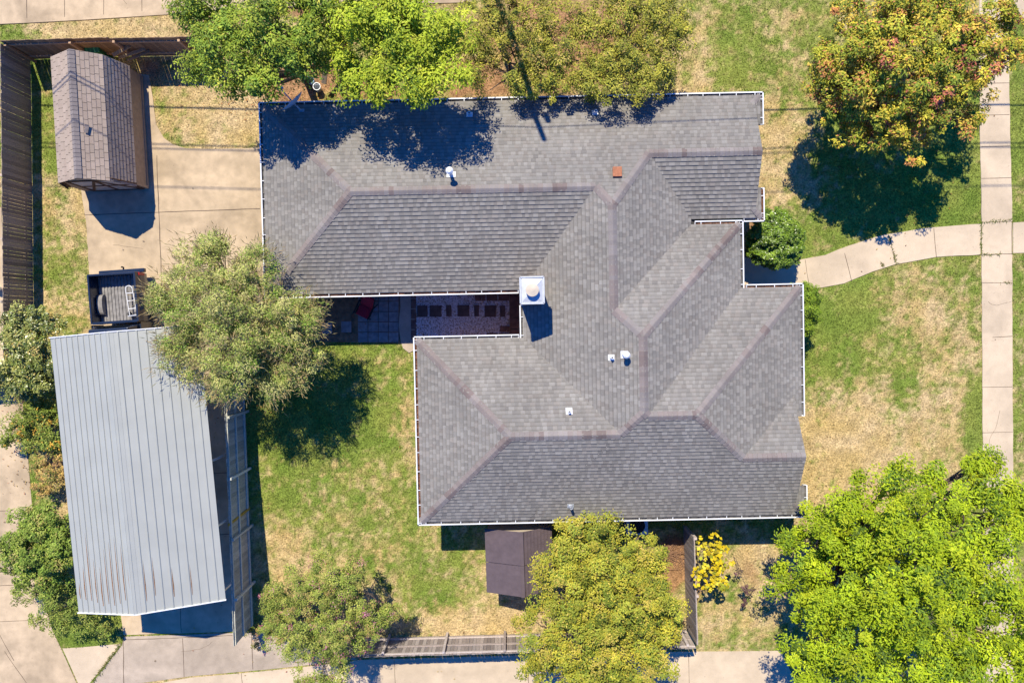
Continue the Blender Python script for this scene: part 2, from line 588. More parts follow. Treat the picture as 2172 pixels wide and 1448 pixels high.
joints(north, [(58, -60, 58, 40), (138, -60, 138, 37), (220, -60, 221, 32), (301, -60, 302, 25)], 0.034, 0.022)
for (x, y, rx, ry) in ((38, 8, 9, 6), (71, 13, 9, 6), (17, 29, 9, 6), (107, 3, 9, 5)):
    pass
corner = slab('corner_driveway', [(2132, -300), (2146, -8), (2156, 18), (2172, 46), (2230, 90), (2600, 110), (2600, -300)], M['walk'], z1=0.03)
joints(corner, [(2146, 0, 2172, 56)], 0.034, 0.03)
walk = slab('sidewalk', [(2076, -300), (2076, 100), (2078, 300), (2081, 430), (2082, 700), (2084, 975), (2086, 1700), (2150, 1700), (2148, 975), (2146, 700), (2146, 545), (2146, 430), (2142, 300), (2138, 100), (2138, -300)], M['walk'], z1=0.03, wob=0.012)
joints(walk, [(2079, 245, 2140, 244), (2080, 312, 2142, 310), (2080, 379, 2144, 377), (2081, 472, 2146, 470), (2081, 541, 2146, 538), (2082, 600, 2146, 600), (2104, 715, 2146, 713),
              (2082, 821, 2146, 820), (2083, 917, 2147, 916), (2078, 178, 2140, 177), (2145, 470, 2145, 540)], 0.034, 0.02)
front = slab('front_walk', [(1560, 545), (1640, 552), (1695, 551), (1750, 541), (1800, 521), (1840, 508), (1880, 497), (1960, 484), (2079, 475), (2079, 540), (1985, 545), (1900, 560), (1850, 576),
                            (1790, 601), (1735, 611), (1680, 608), (1600, 606), (1560, 604)], M['walk'], z1=0.028, wob=0.012)
joints(front, [(1707, 551, 1716, 609), (1791, 537, 1806, 597), (1884, 497, 1901, 561), (1980, 484, 1985, 545)], 0.032, 0.02)
stub = slab('front_walk', [(2148, 472), (2400, 462), (2400, 530), (2148, 537)], M['walk'], z1=0.026)

# hairline cracks and oil spots
def cracks(parent, starts, z, n=14, step=.28):
    b = MB()
    for (x, y, ang) in starts:
        p = P(x, y)
        a = R(ang)
        w_ = .012
        for i in range(n):
            a += random.gauss(0, .28)
            q = p + Vector((math.cos(a), math.sin(a), 0)) * step * random.uniform(.5, 1.2)
            nn = Vector((-math.sin(a), math.cos(a), 0)) * w_ * .5
            b.face([(p.x - nn.x, p.y - nn.y, z), (q.x - nn.x * .8, q.y - nn.y * .8, z), (q.x + nn.x * .8, q.y + nn.y * .8, z), (p.x + nn.x, p.y + nn.y, z)])
            p = q
            w_ *= .95
    b.build('crack', M['joint'], parent)['kind'] = 'stuff'


cracks(drive, ((240, 520, 10),), .0225, 5)
cracks(side, ((20, 1180, -50),), .0185, 7)
cracks(apron, ((450, 1360, 240),), .0205, 7)
cracks(north, ((270, 10, 160),), .0325, 5)
cracks(walk, ((2095, 640, -70), (2120, 870, -100)), .0325, 6)
sb = MB()
for (x, y, r_) in ((305, 512, .04), (262, 530, .03), (410, 400, .04), (52, 1020, .05), (330, 1400, .04), (2110, 720, .03), (1872, 561, .05)):
    p = P(x, y)
    k = 14
    pts = [(p.x + r_ * random.uniform(.6, 1.15) * math.cos(2 * math.pi * i / k), p.y + r_ * random.uniform(.6, 1.15) * math.sin(2 * math.pi * i / k), .0345) for i in range(k)]
    sb.face(pts)
sb.build('oil_spots', mat('oil_stain', (.25, .19, .13), .6, .3, 9, 0))['kind'] = 'stuff'

# fallen leaves drifted on lawn and paving
nl = 2600
ctr = [(1850, 330, 120, 130, .4), (560, 215, 90, 22, .2), (800, 212, 120, 14, .2), (1300, 215, 120, 16, .2), (1250, 1330, 140, 60, .2), (700, 1330, 120, 60, .2), (520, 860, 110, 60, .2), (1700, 1150, 80, 120, .2), (60, 900, 60, 140, .2), (1000, 1000, 700, 420, .2)]
lx, ly = [], []
for i in range(nl):
    c_ = random.choice(ctr)
    p = P(random.gauss(c_[0], c_[2] * .7), random.gauss(c_[1], c_[3] * .7))
    lx.append(p.x)
    ly.append(p.y)
lx, ly = np.array(lx), np.array(ly)
aa = RNG.uniform(0, 6.28, nl)
LL = RNG.uniform(.02, .045, nl)
lv_ = np.empty((nl, 4, 3))
for k, (da, dl) in enumerate(((0, 1), (1.57, .5), (3.14, 1), (4.71, .5))):
    lv_[:, k] = np.stack([lx + np.cos(aa + da) * LL * dl, ly + np.sin(aa + da) * LL * dl, .045 + RNG.uniform(0, .02, nl)], 1)
lc = np.array([(.38, .22, .06), (.28, .15, .05), (.45, .32, .08), (.20, .11, .05), (.40, .13, .05)])[RNG.integers(0, 5, nl)]
fl_ = link('fallen_leaves', np_mesh('fallen_leaves', lv_.reshape(-1, 3), np.arange(nl * 4).reshape(-1, 4), np.repeat(lc, 4, 0), M['leaf']))
fl_['kind'] = 'stuff'

# weeds growing in the walk joints
wb = MB()
for (x0, y0, x1, y1, n) in ((2081, 472, 2146, 468, 60), (2081, 541, 2120, 540, 40), (1884, 500, 1901, 560, 60), (2081, 470, 2080, 540, 50), (2120, 600, 2146, 600, 20), (1868, 560, 1872, 564, 20), (236, 1392, 196, 1448, 120), (258, 1362, 230, 1398, 80)):
    for i in range(n):
        t = random.random()
        p = P(x0 + (x1 - x0) * t + random.gauss(0, 1.5), y0 + (y1 - y0) * t + random.gauss(0, 1.5))
        a = random.uniform(0, 6.28)
        L = random.uniform(.04, .13)
        d = Vector((math.cos(a), math.sin(a), .5)) * L
        nrm = Vector((-math.sin(a), math.cos(a), 0)) * .012
        wb.col = random.choice([(.10, .15, .02), (.18, .2, .04), (.25, .2, .08)])
        q = p + Vector((0, 0, .034))
        wb.face([q - nrm, q + nrm, q + d])
w = wb.build('joint_weeds', M['grass'], colors=True)
w['kind'] = 'stuff'

# ---------------------------------------------------------------- patio between the two wings
soil = slab('flower_bed', [(640, 600), (1108, 600), (1108, 740), (884, 740), (850, 728), (640, 724)], M['dirt'], z1=0.012)
pb = MB()
for i in range(5):
    for j in range(6):
        cx, cy = 770 + i * 21.8, 606 + j * 21.8
        if i == 4: continue
        a, b_ = P(cx - 10.2, cy + 10.2), P(cx + 10.2, cy - 10.2)
        z = 0.03 + random.uniform(-.004, .006)
        pb.box(a.x, b_.x, a.y, b_.y, -.02, z)
patio = pb.build('patio', M['paver'], bevel=0.008)
patio['kind'] = 'structure'
slab('stone_path', [(847, 600), (880, 600), (883, 660), (878, 690), (884, 728), (880, 742), (868, 748), (855, 738), (850, 722), (846, 690), (850, 650)], M['rough'], z1=0.036, wob=0.02)
eb = MB()
for (x0, y0, x1, y1) in [(1082, 606 + 23 * i, 1104, 627 + 23 * i) for i in range(5)] + [(1007 + 25 * i, 612, 1030 + 25 * i, 638) for i in range(3)] + [(872, 612 + 22 * i, 882, 632 + 22 * i) for i in range(5)] + [(1060, 691, 1080, 704), (1032, 706, 1056, 722), (1058, 706, 1080, 722)]:
    a, b_ = P(x0, y1), P(x1, y0)
    eb.box(a.x, b_.x, a.y, b_.y, -.02, .05 + random.uniform(0, .006))
e = eb.build('brick_paving', M['brownpaver'], bevel=0.008)
e['kind'] = 'structure'
slab('gravel_base', [(883, 604), (1081, 604), (1081, 740), (883, 740)], M['rough'], z1=0.018)
# gravel
n = 9000
gx = RNG.uniform(P(883, 600).x, P(1080, 600).x, n)
gy = RNG.uniform(P(900, 738).y, P(900, 606).y, n)
gb_v, gb_f, gb_c = [], [], []
base = np.array([(1, 0, 0), (0, 1, 0), (-1, 0, 0), (0, -1, 0), (.1, .1, .8), (0, 0, -.6)])
for k in range(n):
    s = RNG.uniform(.014, .034)
    a = RNG.uniform(0, 6.28)
    rm = np.array([[math.cos(a), -math.sin(a), 0], [math.sin(a), math.cos(a), 0], [0, 0, 1]])
    v = (base * np.array([s * RNG.uniform(.8, 1.6), s, s * .8]) + RNG.normal(0, s * .15, (6, 3))) @ rm.T + np.array([gx[k], gy[k], .022 + RNG.uniform(0, .012)])
    i = 6 * k
    gb_v.append(v)
    gb_f += [(i, i + 1, i + 4), (i + 1, i + 2, i + 4), (i + 2, i + 3, i + 4), (i + 3, i, i + 4), (i + 1, i, i + 5), (i + 2, i + 1, i + 5), (i + 3, i + 2, i + 5), (i, i + 3, i + 5)]
    c = np.array([.90, .87, .86]) * RNG.uniform(.75, 1.1)
    gb_c.append(np.repeat(c[None], 6, 0))
gr = link('gravel', np_mesh('gravel', np.concatenate(gb_v), gb_f, np.concatenate(gb_c), M['stones']))
gr['kind'] = 'stuff'
GREY = 'square stepping stones set in the white gravel'
ST = [(896, 660, 22, 'leftmost step stone in the white gravel, beside the brick border'), (924, 660, 25, 'large square step stone second from the left in the gravel'),
      (952, 659, 11, 'narrow step stone just right of the two left squares'), (983, 659, 25, 'large square step stone in the middle of the gravel row'),
      (1011, 659, 10, 'narrow step stone between the middle and right large squares'), (1040, 660, 24, 'large square step stone at the right end of the gravel'),
      (1066, 660, 11, 'narrow step stone at the right end by the brown border')]
for (x, y, w_, lab) in ST:
    a, b_ = P(x - w_ / 2, y + 12), P(x + w_ / 2, y - 12)
    m_ = MB()
    hx, hy = (b_.x - a.x) / 2, (b_.y - a.y) / 2
    m_.box(-hx, hx, -hy, hy, -.01, .068)
    o = m_.build('stepping_stone', M['stepstone'], bevel=0.008, loc=((a.x + b_.x) / 2, (a.y + b_.y) / 2, 0))
    o.rotation_euler.z = R(random.uniform(-1, 2.5))
    tag(o, lab, 'paving stone', GREY)
for (x, y, lab) in ((735, 693, 'pale square stepping stone in shaded grass, nearer the patio'), (694, 696, 'pale square stepping stone in shaded grass beside the tree crown')):
    m_ = MB()
    m_.box(-.2, .2, -.22, .22, -.01, .05)
    q = P(x, y)
    o = m_.build('stepping_stone', M['paver'], bevel=0.01, loc=(q.x, q.y, 0))
    tag(o, lab, 'paving stone', 'pale stepping stones in the shaded grass')

# ---------------------------------------------------------------- house
HR = R(1.2)
hc = P(1130, 660, 0)
house = thing('house', 'large single storey brick house under a grey shingle hip roof with white gutters', 'house', (hc.x, hc.y, 0), HR)
cH, sH = math.cos(HR), math.sin(HR)
EAVE = 2.60


def hl(px, py, h=EAVE):
    p = P(px, py, h)
    x, y = p.x - hc.x, p.y - hc.y
    return (x * cH + y * sH, -x * sH + y * cH)


def avg(i, *pts):
    return sum(hl(*p)[i] for p in pts) / len(pts)


GIN = 0.13     # gutter width: shingles end this far inside the outer gutter line
g_uWA = avg(0, (548, 218), (557, 530))
g_vN = avg(1, (548, 218), (1100, 205), (1620, 193))
g_vSA1 = avg(1, (640, 631), (1100, 623))
g_vSA2 = avg(1, (1600, 470))
g_uWB = avg(0, (1101, 648), (1104, 733))
g_uEC = avg(0, (1576, 475), (1580, 622))
g_vNC = avg(1, (1540, 467))
g_vNE = avg(1, (1590, 603), (1703, 600))
g_uEE = avg(0, (1704, 605), (1708, 880))
g_vS = avg(1, (884, 1112), (1300, 1106), (1712, 1099))
g_uWD = avg(0, (878, 715), (884, 1108))
g_vND = avg(1, (880, 713), (1097, 709))
g_uR1 = avg(0, (1620, 230))
g_uR2 = avg(0, (1622, 440))
g_uR3 = avg(0, (1713, 1060))
v_Eend = hl(1707, 882)[1]
v_R1 = hl(1620, 264)[1]
v_R2 = hl(1620, 398)[1]
v_R3 = hl(1712, 1028)[1]
uA2 = hl(1618, 325, 3.46)[0]
uF = hl(1712, 970, 3.82)[0]
uBr = hl(1301, 560, 4.15)[0]

pA, pW, pD, pE, pC = 0.39, 0.52, 0.50, 0.46, 0.52
uWA, vN, vSA1, vSA2 = g_uWA + GIN, g_vN - GIN, g_vSA1 + GIN, g_vSA2 + GIN
uWB, uEC, vNC, vNE, uEE = g_uWB + GIN, g_uEC - GIN, g_vNC - GIN, g_vNE - GIN, g_uEE - GIN
vS, uWD, vND = g_vS + GIN, g_uWD + GIN, g_vND - GIN
Z0 = EAVE
# planes z = a*u + b*v + c ; with down-slope direction and eave position
PL = {}


def plane(name, d, pos, p, dz=0.0):
    # d: 'N','S','E','W' the way the slope faces, eave at coordinate pos
    z = Z0 + dz
    if d == 'N': PL[name] = (0, -p, p * pos + z)
    if d == 'S': PL[name] = (0, p, -p * pos + z)
    if d == 'E': PL[name] = (-p, 0, p * pos + z)
    if d == 'W': PL[name] = (p, 0, -p * pos + z)
    PL[name] = PL[name] + (d, pos, p)


plane('N', 'N', vN, pA)
plane('A1W', 'W', uWA, pA)
plane('A1S', 'S', vSA1, pA)
plane('A2S', 'S', vSA2, pA)
plane('W', 'W', uWB, pW)
plane('BE', 'E', 2 * uBr - uWB, pW)
plane('CE', 'E', uEC, pC)
plane('CN', 'N', vNC, pC)
plane('S', 'S', vS, pD)
plane('DW', 'W', uWD, pD)
plane('DN', 'N', vND, pD)
plane('EN', 'N', vNE, pE)
plane('EE', 'E', uEE, pE)
_vFr = hl(1650, 971, 3.85)[1]
plane('FN', 'N', _vFr + (_vFr - vS), pD)
plane('R1N', 'N', vN, pA, -.012)
plane('R1E', 'E', g_uR1 - GIN, pA)
plane('R2S', 'S', vSA2, pA, -.012)
plane('R2E', 'E', g_uR2 - GIN, pA)
plane('R3S', 'S', vS, pD, -.012)
plane('R3E', 'E', g_uR3 - GIN, pD)


def pz(n, u, v):
    q = PL[n]
    return q[0] * u + q[1] * v + q[2]


def meet(a, b, c):
    A, B_, D = PL[a], PL[b], PL[c]
    m_ = np.array([[A[0] - B_[0], A[1] - B_[1]], [A[0] - D[0], A[1] - D[1]]])
    r = np.array([B_[2] - A[2], D[2] - A[2]])
    u, v = np.linalg.solve(m_, r)
    return (u, v, pz(a, u, v))


j_a1 = meet('N', 'A1W', 'A1S')
j1 = meet('N', 'A1S', 'W')
j2 = meet('N', 'W', 'BE')
j3 = meet('N', 'BE', 'A2S')
j5 = meet('W', 'BE', 'CN')
j6 = meet('W', 'CN', 'CE')
j7 = meet('W', 'CE', 'S')
j8 = meet('S', 'CE', 'EN')
j9 = meet('S', 'EN', 'EE')
j10 = meet('S', 'EE', 'FN')
j12 = meet('W', 'DN', 'S')
j13 = meet('DW', 'DN', 'S')


def on(n, u, v):
    return (u, v, pz(n, u, v))


vA2r = (PL['N'][2] - PL['A2S'][2]) / (2 * pA)
j4 = on('N', uA2, vA2r)
j11 = on('S', uF, _vFr)
BIG = 99
WINGS = {  # rectangle footprint (u0,u1,v0,v1), planes
    'A1': ((uWA, j2[0], vSA1, vN), ('N', 'A1S', 'A1W')),
    'B': ((uWB, 2 * uBr - uWB + .55, j5[1] - 1.0, vN), ('N', 'W', 'BE')),
    'A2': ((j2[0], uA2, vSA2, vN), ('N', 'A2S')),
    'C': ((uWB, uEC, vS, vNC), ('W', 'CE', 'CN', 'S')),
    'D': ((uWD, j7[0], vS, vND), ('DW', 'DN', 'S')),
    'E1': ((j7[0], uEE, v_Eend, vNE), ('EN', 'EE', 'S')),
    'E2': ((j7[0], uF - .06, vS, v_Eend), ('EN', 'EE', 'S')),
    'F': ((j9[0], uF, vS, vNE), ('FN', 'S')),
    'R1': ((uA2 - .45, g_uR1 - GIN, v_R1, vN), ('R1N', 'R1E')),
    'R2': ((uA2 - .45, g_uR2 - GIN, vSA2, v_R2), ('R2S', 'R2E')),
    'R3': ((uF - .45, g_uR3 - GIN, vS, v_R3), ('R3S', 'R3E')),
}


def roof_h(u, v):
    best = -9
    for (r, pls) in WINGS.values():
        if r[0] - 1e-6 <= u <= r[1] + 1e-6 and r[2] - 1e-6 <= v <= r[3] + 1e-6:
            best = max(best, min(pz(n, u, v) for n in pls))
    return best


def clip(poly, a, b, c):
    """keep a*u+b*v+c >= 0"""
    out = []
    for i in range(len(poly)):
        p, q = poly[i], poly[(i + 1) % len(poly)]
        dp, dq = a * p[0] + b * p[1] + c, a * q[0] + b * q[1] + c
        if dp >= -1e-9: out.append(p)
        if (dp > 1e-9 and dq < -1e-9) or (dp < -1e-9 and dq > 1e-9):
            t = dp / (dp - dq)
            out.append((p[0] + (q[0] - p[0]) * t, p[1] + (q[1] - p[1]) * t))
    return out


def facet(wing, n):
    r, pls = WINGS[wing]
    poly = [(r[0], r[2]), (r[1], r[2]), (r[1], r[3]), (r[0], r[3])]
    A = PL[n]
    for m_ in pls:
        if m_ == n: continue
        B_ = PL[m_]
        poly = clip(poly, B_[0] - A[0], B_[1] - A[1], B_[2] - A[2])
        if len(poly) < 3: return []
    return poly


def inside(poly, p):
    s = 0
    for i in range(len(poly)):
        a, b = poly[i], poly[(i + 1) % len(poly)]
        cr = (b[0] - a[0]) * (p[1] - a[1]) - (b[1] - a[1]) * (p[0] - a[0])
        if cr < -1e-7: return False
    return True


def clip_poly(poly, by):
    for i in range(len(by)):
        a, b = by[i], by[(i + 1) % len(by)]
        ex, ey = b[0] - a[0], b[1] - a[1]
        poly = clip(poly, -ey, ex, -(-ey * a[0] + ex * a[1]))
        if len(poly) < 3: return []
    return poly


PAL = [(0.252, 0.233, 0.205), (0.259, 0.240, 0.212), (0.255, 0.235, 0.206), (0.244, 0.227, 0.200), (0.227, 0.211, 0.189), (0.248, 0.224, 0.195), (0.267, 0.250, 0.222)]


def shingle_roof(sh, dk, groups, row=0.144, pal=PAL, step=0.019, wmin=.085, wmax=.21, seed=1):
    """every course and every tab of the roof as its own slightly lifted piece"""
    for gi, (n, wings) in enumerate(groups):
        A = PL[n]
        d, pos, p = A[3], A[4], A[5]
        cs = 1 / math.sqrt(1 + p * p)
        rr = row * cs
        facets = [f for f in (facet(w, n) for w in wings) if f]
        for f in facets:
            dk.face([(u, v, pz(n, u, v) - .03) for u, v in f])
        # run r from the eave inward, s along the eave
        if d in 'NS':
            tos = lambda r, s: (s, pos - r if d == 'N' else pos + r)
            smin = min(q[0] for f in facets for q in f)
            smax = max(q[0] for f in facets for q in f)
            rmax = max(abs(q[1] - pos) for f in facets for q in f)
        else:
            tos = lambda r, s: (pos - r if d == 'E' else pos + r, s)
            smin = min(q[1] for f in facets for q in f)
            smax = max(q[1] for f in facets for q in f)
            rmax = max(abs(q[0] - pos) for f in facets for q in f)
        rnd = random.Random(seed * 100 + gi)
        for k in range(int(rmax / rr) + 1):
            a, b = k * rr, (k + 1) * rr
            s = smin - rnd.uniform(0, .3)
            up = rnd.random() < .5
            while s < smax:
                w_ = rnd.uniform(wmin, wmax)
                up = not up if rnd.random() < .85 else up
                col = rnd.choice(pal)
                f_ = rnd.uniform(.95, 1.05)
                col = tuple(c * f_ * (1.06 if up else .90) for c in col)
                quad = [tos(a, s), tos(a, s + w_), tos(b, s + w_), tos(b, s)]
                ar = sum(quad[i][0] * quad[(i + 1) % 4][1] - quad[(i + 1) % 4][0] * quad[i][1] for i in range(4))
                if ar < 0: quad.reverse()
                st = step + (0.009 if up else 0.0)
                s += w_
                done = False
                for fi, f in enumerate(facets):
                    if done: break
                    if all(inside(f, q) for q in quad):
                        poly = quad
                        done = True
                    else:
                        poly = clip_poly(quad, f)
                    if len(poly) < 3: continue
                    cu = sum(q[0] for q in poly) / len(poly)
                    cv = sum(q[1] for q in poly) / len(poly)
                    if max([pz(n, *q) - roof_h(*q) for q in poly] + [pz(n, cu, cv) - roof_h(cu, cv)]) < -.05: continue
                    sh.col = col
                    A_ = (0, 1 if d == 'S' else -1) if d in 'NS' else (1 if d == 'W' else -1, 0)
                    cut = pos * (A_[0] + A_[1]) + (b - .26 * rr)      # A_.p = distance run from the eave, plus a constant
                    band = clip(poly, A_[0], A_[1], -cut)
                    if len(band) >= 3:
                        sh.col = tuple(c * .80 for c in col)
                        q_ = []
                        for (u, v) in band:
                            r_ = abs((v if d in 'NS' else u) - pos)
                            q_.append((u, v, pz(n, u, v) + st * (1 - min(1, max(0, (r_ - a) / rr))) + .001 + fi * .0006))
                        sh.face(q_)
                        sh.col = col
                        main = clip(poly, -A_[0], -A_[1], cut)
                        if len(main) < 3: continue
                        poly = main
                    pts = []
                    for (u, v) in poly:
                        r_ = abs((v if d in 'NS' else u) - pos)
                        fr = min(1, max(0, (r_ - a) / rr))
                        pts.append((u, v, pz(n, u, v) + st * (1 - fr) + .001 + fi * .0006))
                    sh.face(pts)
                    for i in range(len(poly)):
                        q0, q1 = poly[i], poly[(i + 1) % len(poly)]
                        r0, r1 = abs((q0[1] if d in 'NS' else q0[0]) - pos), abs((q1[1] if d in 'NS' else q1[0]) - pos)
                        if abs(r0 - a) < 1e-6 and abs(r1 - a) < 1e-6:
                            z0, z1 = pz(n, *q0), pz(n, *q1)
                            sh.face([pts[(i + 1) % len(poly)], pts[i], (q0[0], q0[1], z0 - .006), (q1[0], q1[1], z1 - .006)])


sh, dk = MB(), MB()
shingle_roof(sh, dk, [('N', ('A1', 'B', 'A2')), ('A1W', ('A1',)), ('A1S', ('A1',)), ('A2S', ('A2',)), ('W', ('C', 'B')), ('BE', ('B',)), ('CE', ('C',)), ('CN', ('C',)),
                      ('S', ('C', 'D', 'E2', 'E1', 'F')), ('DW', ('D',)), ('DN', ('D',)), ('EN', ('E1', 'E2')), ('EE', ('E1', 'E2')), ('FN', ('F',)),
                      ('R1N', ('R1',)), ('R1E', ('R1',)), ('R2S', ('R2',)), ('R2E', ('R2',)), ('R3S', ('R3',)), ('R3E', ('R3',))])
roof = sh.build('roof', M['shingle'], house, colors=True)
dk.build('roof_deck', M['deck'], roof)

# ridge and hip cap shingles
CAPS = [((uWA, vN), j_a1), ((uWA, vSA1), j_a1), (j_a1, j1), (j1, j2), (j3, j2), (j3, j4), (j2, j5), (j5, j6), ((uEC, vNC), j6), (j6, j7), (j12, j7), (j12, j13),
        ((uWD, vS), j13), ((uWD, vND), j13), (j8, j7), (j8, j9), ((uEE, vNE), j9), (j10, j9), (j10, j11)]
CPAL = [(.245, .205, .185), (.25, .215, .195), (.20, .158, .142), (.26, .23, .212), (.235, .195, .176), (.25, .22, .202)]


def ridge_caps(b, a, c, halfw=.145, lift=.02):
    za = a[2] if len(a) > 2 else roof_h(*a)
    zc = c[2] if len(c) > 2 else roof_h(*c)
    A, D = Vector((a[0], a[1], za)), Vector((c[0], c[1], zc))
    L = (D - A).length
    d2 = Vector((c[0] - a[0], c[1] - a[1], 0)).normalized()
    nn = Vector((-d2.y, d2.x, 0))
    k = max(1, int(L / .16))
    col = random.choice(CPAL)
    mid = A.lerp(D, .5)
    drop = []
    for s_ in (1, -1):
        drop.append(mid.z - roof_h(mid.x + nn.x * halfw * s_, mid.y + nn.y * halfw * s_))
    for i in range(k):
        if random.random() < .45: col = random.choice(CPAL)
        f_ = random.uniform(.92, 1.08)
        b.col = tuple(q * f_ for q in col)
        p, q = A.lerp(D, i / k), A.lerp(D, (i + 1.15) / k if i < k - 1 else 1)
        l0, l1 = lift + .014, lift - .004
        for s_, dr in ((1, drop[0]), (-1, drop[1])):
            o0 = nn * halfw * s_
            e0, e1 = p + o0, q + o0
            z0, z1 = Vector((0, 0, l0)), Vector((0, 0, l1))
            dd = Vector((0, 0, -dr))
            m0, m1 = p + nn * .045 * s_ + dd * .26, q + nn * .045 * s_ + dd * .26
            F1 = [p + z0, m0 + z0, m1 + z1, q + z1]
            F2 = [m0 + z0, e0 + dd + z0, e1 + dd + z1, m1 + z1]
            for Fq in (F1, F2):
                b.face(Fq if s_ < 0 else Fq[::-1])
            b.face([e0 + dd + z0, e0 + dd - Vector((0, 0, .01)), e1 + dd - Vector((0, 0, .01)), e1 + dd + z1])
            b.face([p + z0, m0 + z0, m0, p])
            b.face([m0 + z0, e0 + dd + z0, e0 + dd, m0])


cb = MB()
for a, c in CAPS: ridge_caps(cb, a, c)
for (a, c) in (((g_uR1 - GIN, vN), (uA2 - .1, vN - (g_uR1 - GIN - uA2 + .1))), ((g_uR2 - GIN, vSA2), (uA2 - .1, vSA2 + (g_uR2 - GIN - uA2 + .1))), ((g_uR3 - GIN, vS), (uF - .1, vS + (g_uR3 - GIN - uF + .1)))):
    ridge_caps(cb, a, c, .1)
cb.build('ridge_cap', M['shingle'], roof, colors=True)


# gutters
def gutter(a, c, out, ends=(True, True)):
    """a -> c along the outer line, out = outward unit normal in house axes"""
    A, D = Vector((a[0], a[1], 0)), Vector((c[0], c[1], 0))
    L = (D - A).length
    d = (D - A).normalized()
    o = Vector((out[0], out[1], 0))
    mx = Matrix(((d.x, -o.x, 0, A.x), (d.y, -o.y, 0, A.y), (0, 0, 1, 0), (0, 0, 0, 1)))   # local x along, y inward
    zt = EAVE + .005
    b = MB()
    b.box(0, L, 0, .042, zt - .018, zt, mx)                  # rolled front lip
    b.box(.002, L - .002, .006, .014, zt - .11, zt - .018, mx)   # front
    b.box(.004, L - .004, .014, .125, zt - .115, zt - .105, mx)  # bottom
    b.box(.003, L - .003, .125, .14, zt - .17, zt - .03, mx)    # fascia side
    if ends[0]: b.box(-.004, .012, .034, .124, zt - .11, zt - .004, mx)
    if ends[1]: b.box(L - .012, L + .004, .034, .124, zt - .11, zt - .004, mx)
    x = random.uniform(.2, .5)
    while x < L - .1:
        b.box(x, x + .022, .040, .150, zt - .010, zt + .006, mx)
        x += random.uniform(.52, .72)
    g = b.build('gutter', M['white'], house)
    db = MB()
    x = 0.05
    while x < L - .1:
        w_ = random.uniform(.15, .6)
        z = zt - .10 + random.uniform(.005, .055)
        db.box(x, min(L - .05, x + w_), .016, .122, zt - .104, z, mx)
        x += w_ + .01
    db.build('leaf_litter', random.choice([M['debris'], M['gutter_dirt'], M['gutter_dirt']]), g)['kind'] = 'stuff'


gutter((g_uWA, g_vN), (g_uR1, g_vN), (0, 1))
gutter((g_uWA, g_vN - .004), (g_uWA, g_vSA1 + .004), (-1, 0), (False, False))
gutter((g_uWA, g_vSA1), (g_uWB - .02, g_vSA1), (0, -1))
gutter((g_uWB, g_vSA1 - .42), (g_uWB, g_vND - .45), (-1, 0))
gutter((g_uWD, g_vND), (g_uWB - .03, g_vND), (0, 1))
gutter((g_uWD, g_vND - .004), (g_uWD, g_vS + .004), (-1, 0), (False, False))
gutter((g_uWD, g_vS), (g_uR3, g_vS), (0, -1))
gutter((g_uR3, v_R3), (g_uR3, g_vS + .004), (1, 0), (True, False))
gutter((g_uEE, g_vNE - .004), (g_uEE, v_Eend), (1, 0), (False, True))
gutter((g_uEC + .08, g_vNE), (g_uEE, g_vNE), (0, 1))
gutter((g_uEC, g_vNC - .004), (g_uEC, g_vNE - .42), (1, 0), (False, True))
gutter((hl(1474, 467)[0], g_vNC), (g_uEC, g_vNC), (0, 1))
gutter((g_uEC + .02, g_vSA2), (g_uR2, g_vSA2), (0, -1))
gutter((g_uR2, v_R2), (g_uR2, g_vSA2 + .004), (1, 0), (True, False))
gutter((g_uR1, g_vN - .004), (g_uR1, v_R1), (1, 0), (False, True))

# walls, soffits, gable ends, rake boards
wbx = MB()
IN = .48
for i, (u0, u1, v0, v1) in enumerate(((uWA, uBr + 1, vSA1, vN), (uWB, uEC, vS, vNC), (uWD, uEC, vS, vND), (uWB + .5, uF + .05, vS, vNE), (uBr, uA2 + .05, vSA2, vN))):
    e_ = i * .003
    wbx.box(u0 + IN + e_, u1 - IN - e_, v0 + IN + e_, v1 - IN - e_, -.1, 2.46 - e_)
# gable walls (set back under the rakes)
for (ug, va, vb, vr, zr) in ((uA2 - .36, vSA2, vN, vA2r, j4[2]), (uF - .36, vS, 2 * _vFr - vS, _vFr, j11[2])):
    wbx.add([(ug, va + .1, 2.45), (ug, vb - .1, 2.45), (ug, vr, zr - .1), (ug - .1, va + .1, 2.45), (ug - .1, vb - .1, 2.45), (ug - .1, vr, zr - .1)],
            [(0, 1, 2), (5, 4, 3), (0, 3, 4, 1), (1, 4, 5, 2), (2, 5, 3, 0)])
wbx.build('wall', M['brick'], house)
sf = MB()
for i, (u0, u1, v0, v1) in enumerate(((uWA, uBr + 1, vSA1 + .01, vN), (uWB, uEC, vS, vNC), (uWD, uEC, vS + .01, vND), (uWB + .5, uF, vS + .02, vNE), (uBr, uA2, vSA2, vN - .01))):
    sf.box(u0 + .02, u1 - .02, v0 + .02, v1 - .02, 2.462 + i * .004, 2.478 + i * .004)
sf.build('soffit', M['trim'], house)
for (ug, va, vr, zr, n_) in ((uA2, vSA2, vA2r, j4[2], 1), (uA2, vN, vA2r, j4[2], -1), (uF, vS, _vFr, j11[2], 1), (uF, v_Eend - .02, _vFr, j11[2], -1)):
    zz = roof_h(ug, va) if n_ else 0
    zz = EAVE if va in (vSA2, vN, vS) else pz('FN', uF, v_Eend)
    rk = MB()
    rk.beam((ug - .02, va, zz - .09), (ug - .02, vr, zr - .09), .03, .14)
    rk.build('rake_board', M['trim'], house)


# roof penetrations: each stands on the slope it pierces
def at_roof(px, py, guess=3.6):
    h = guess
    for _ in range(6):
        u, v = hl(px, py, h)
        h = roof_h(u, v)
    return u, v, h


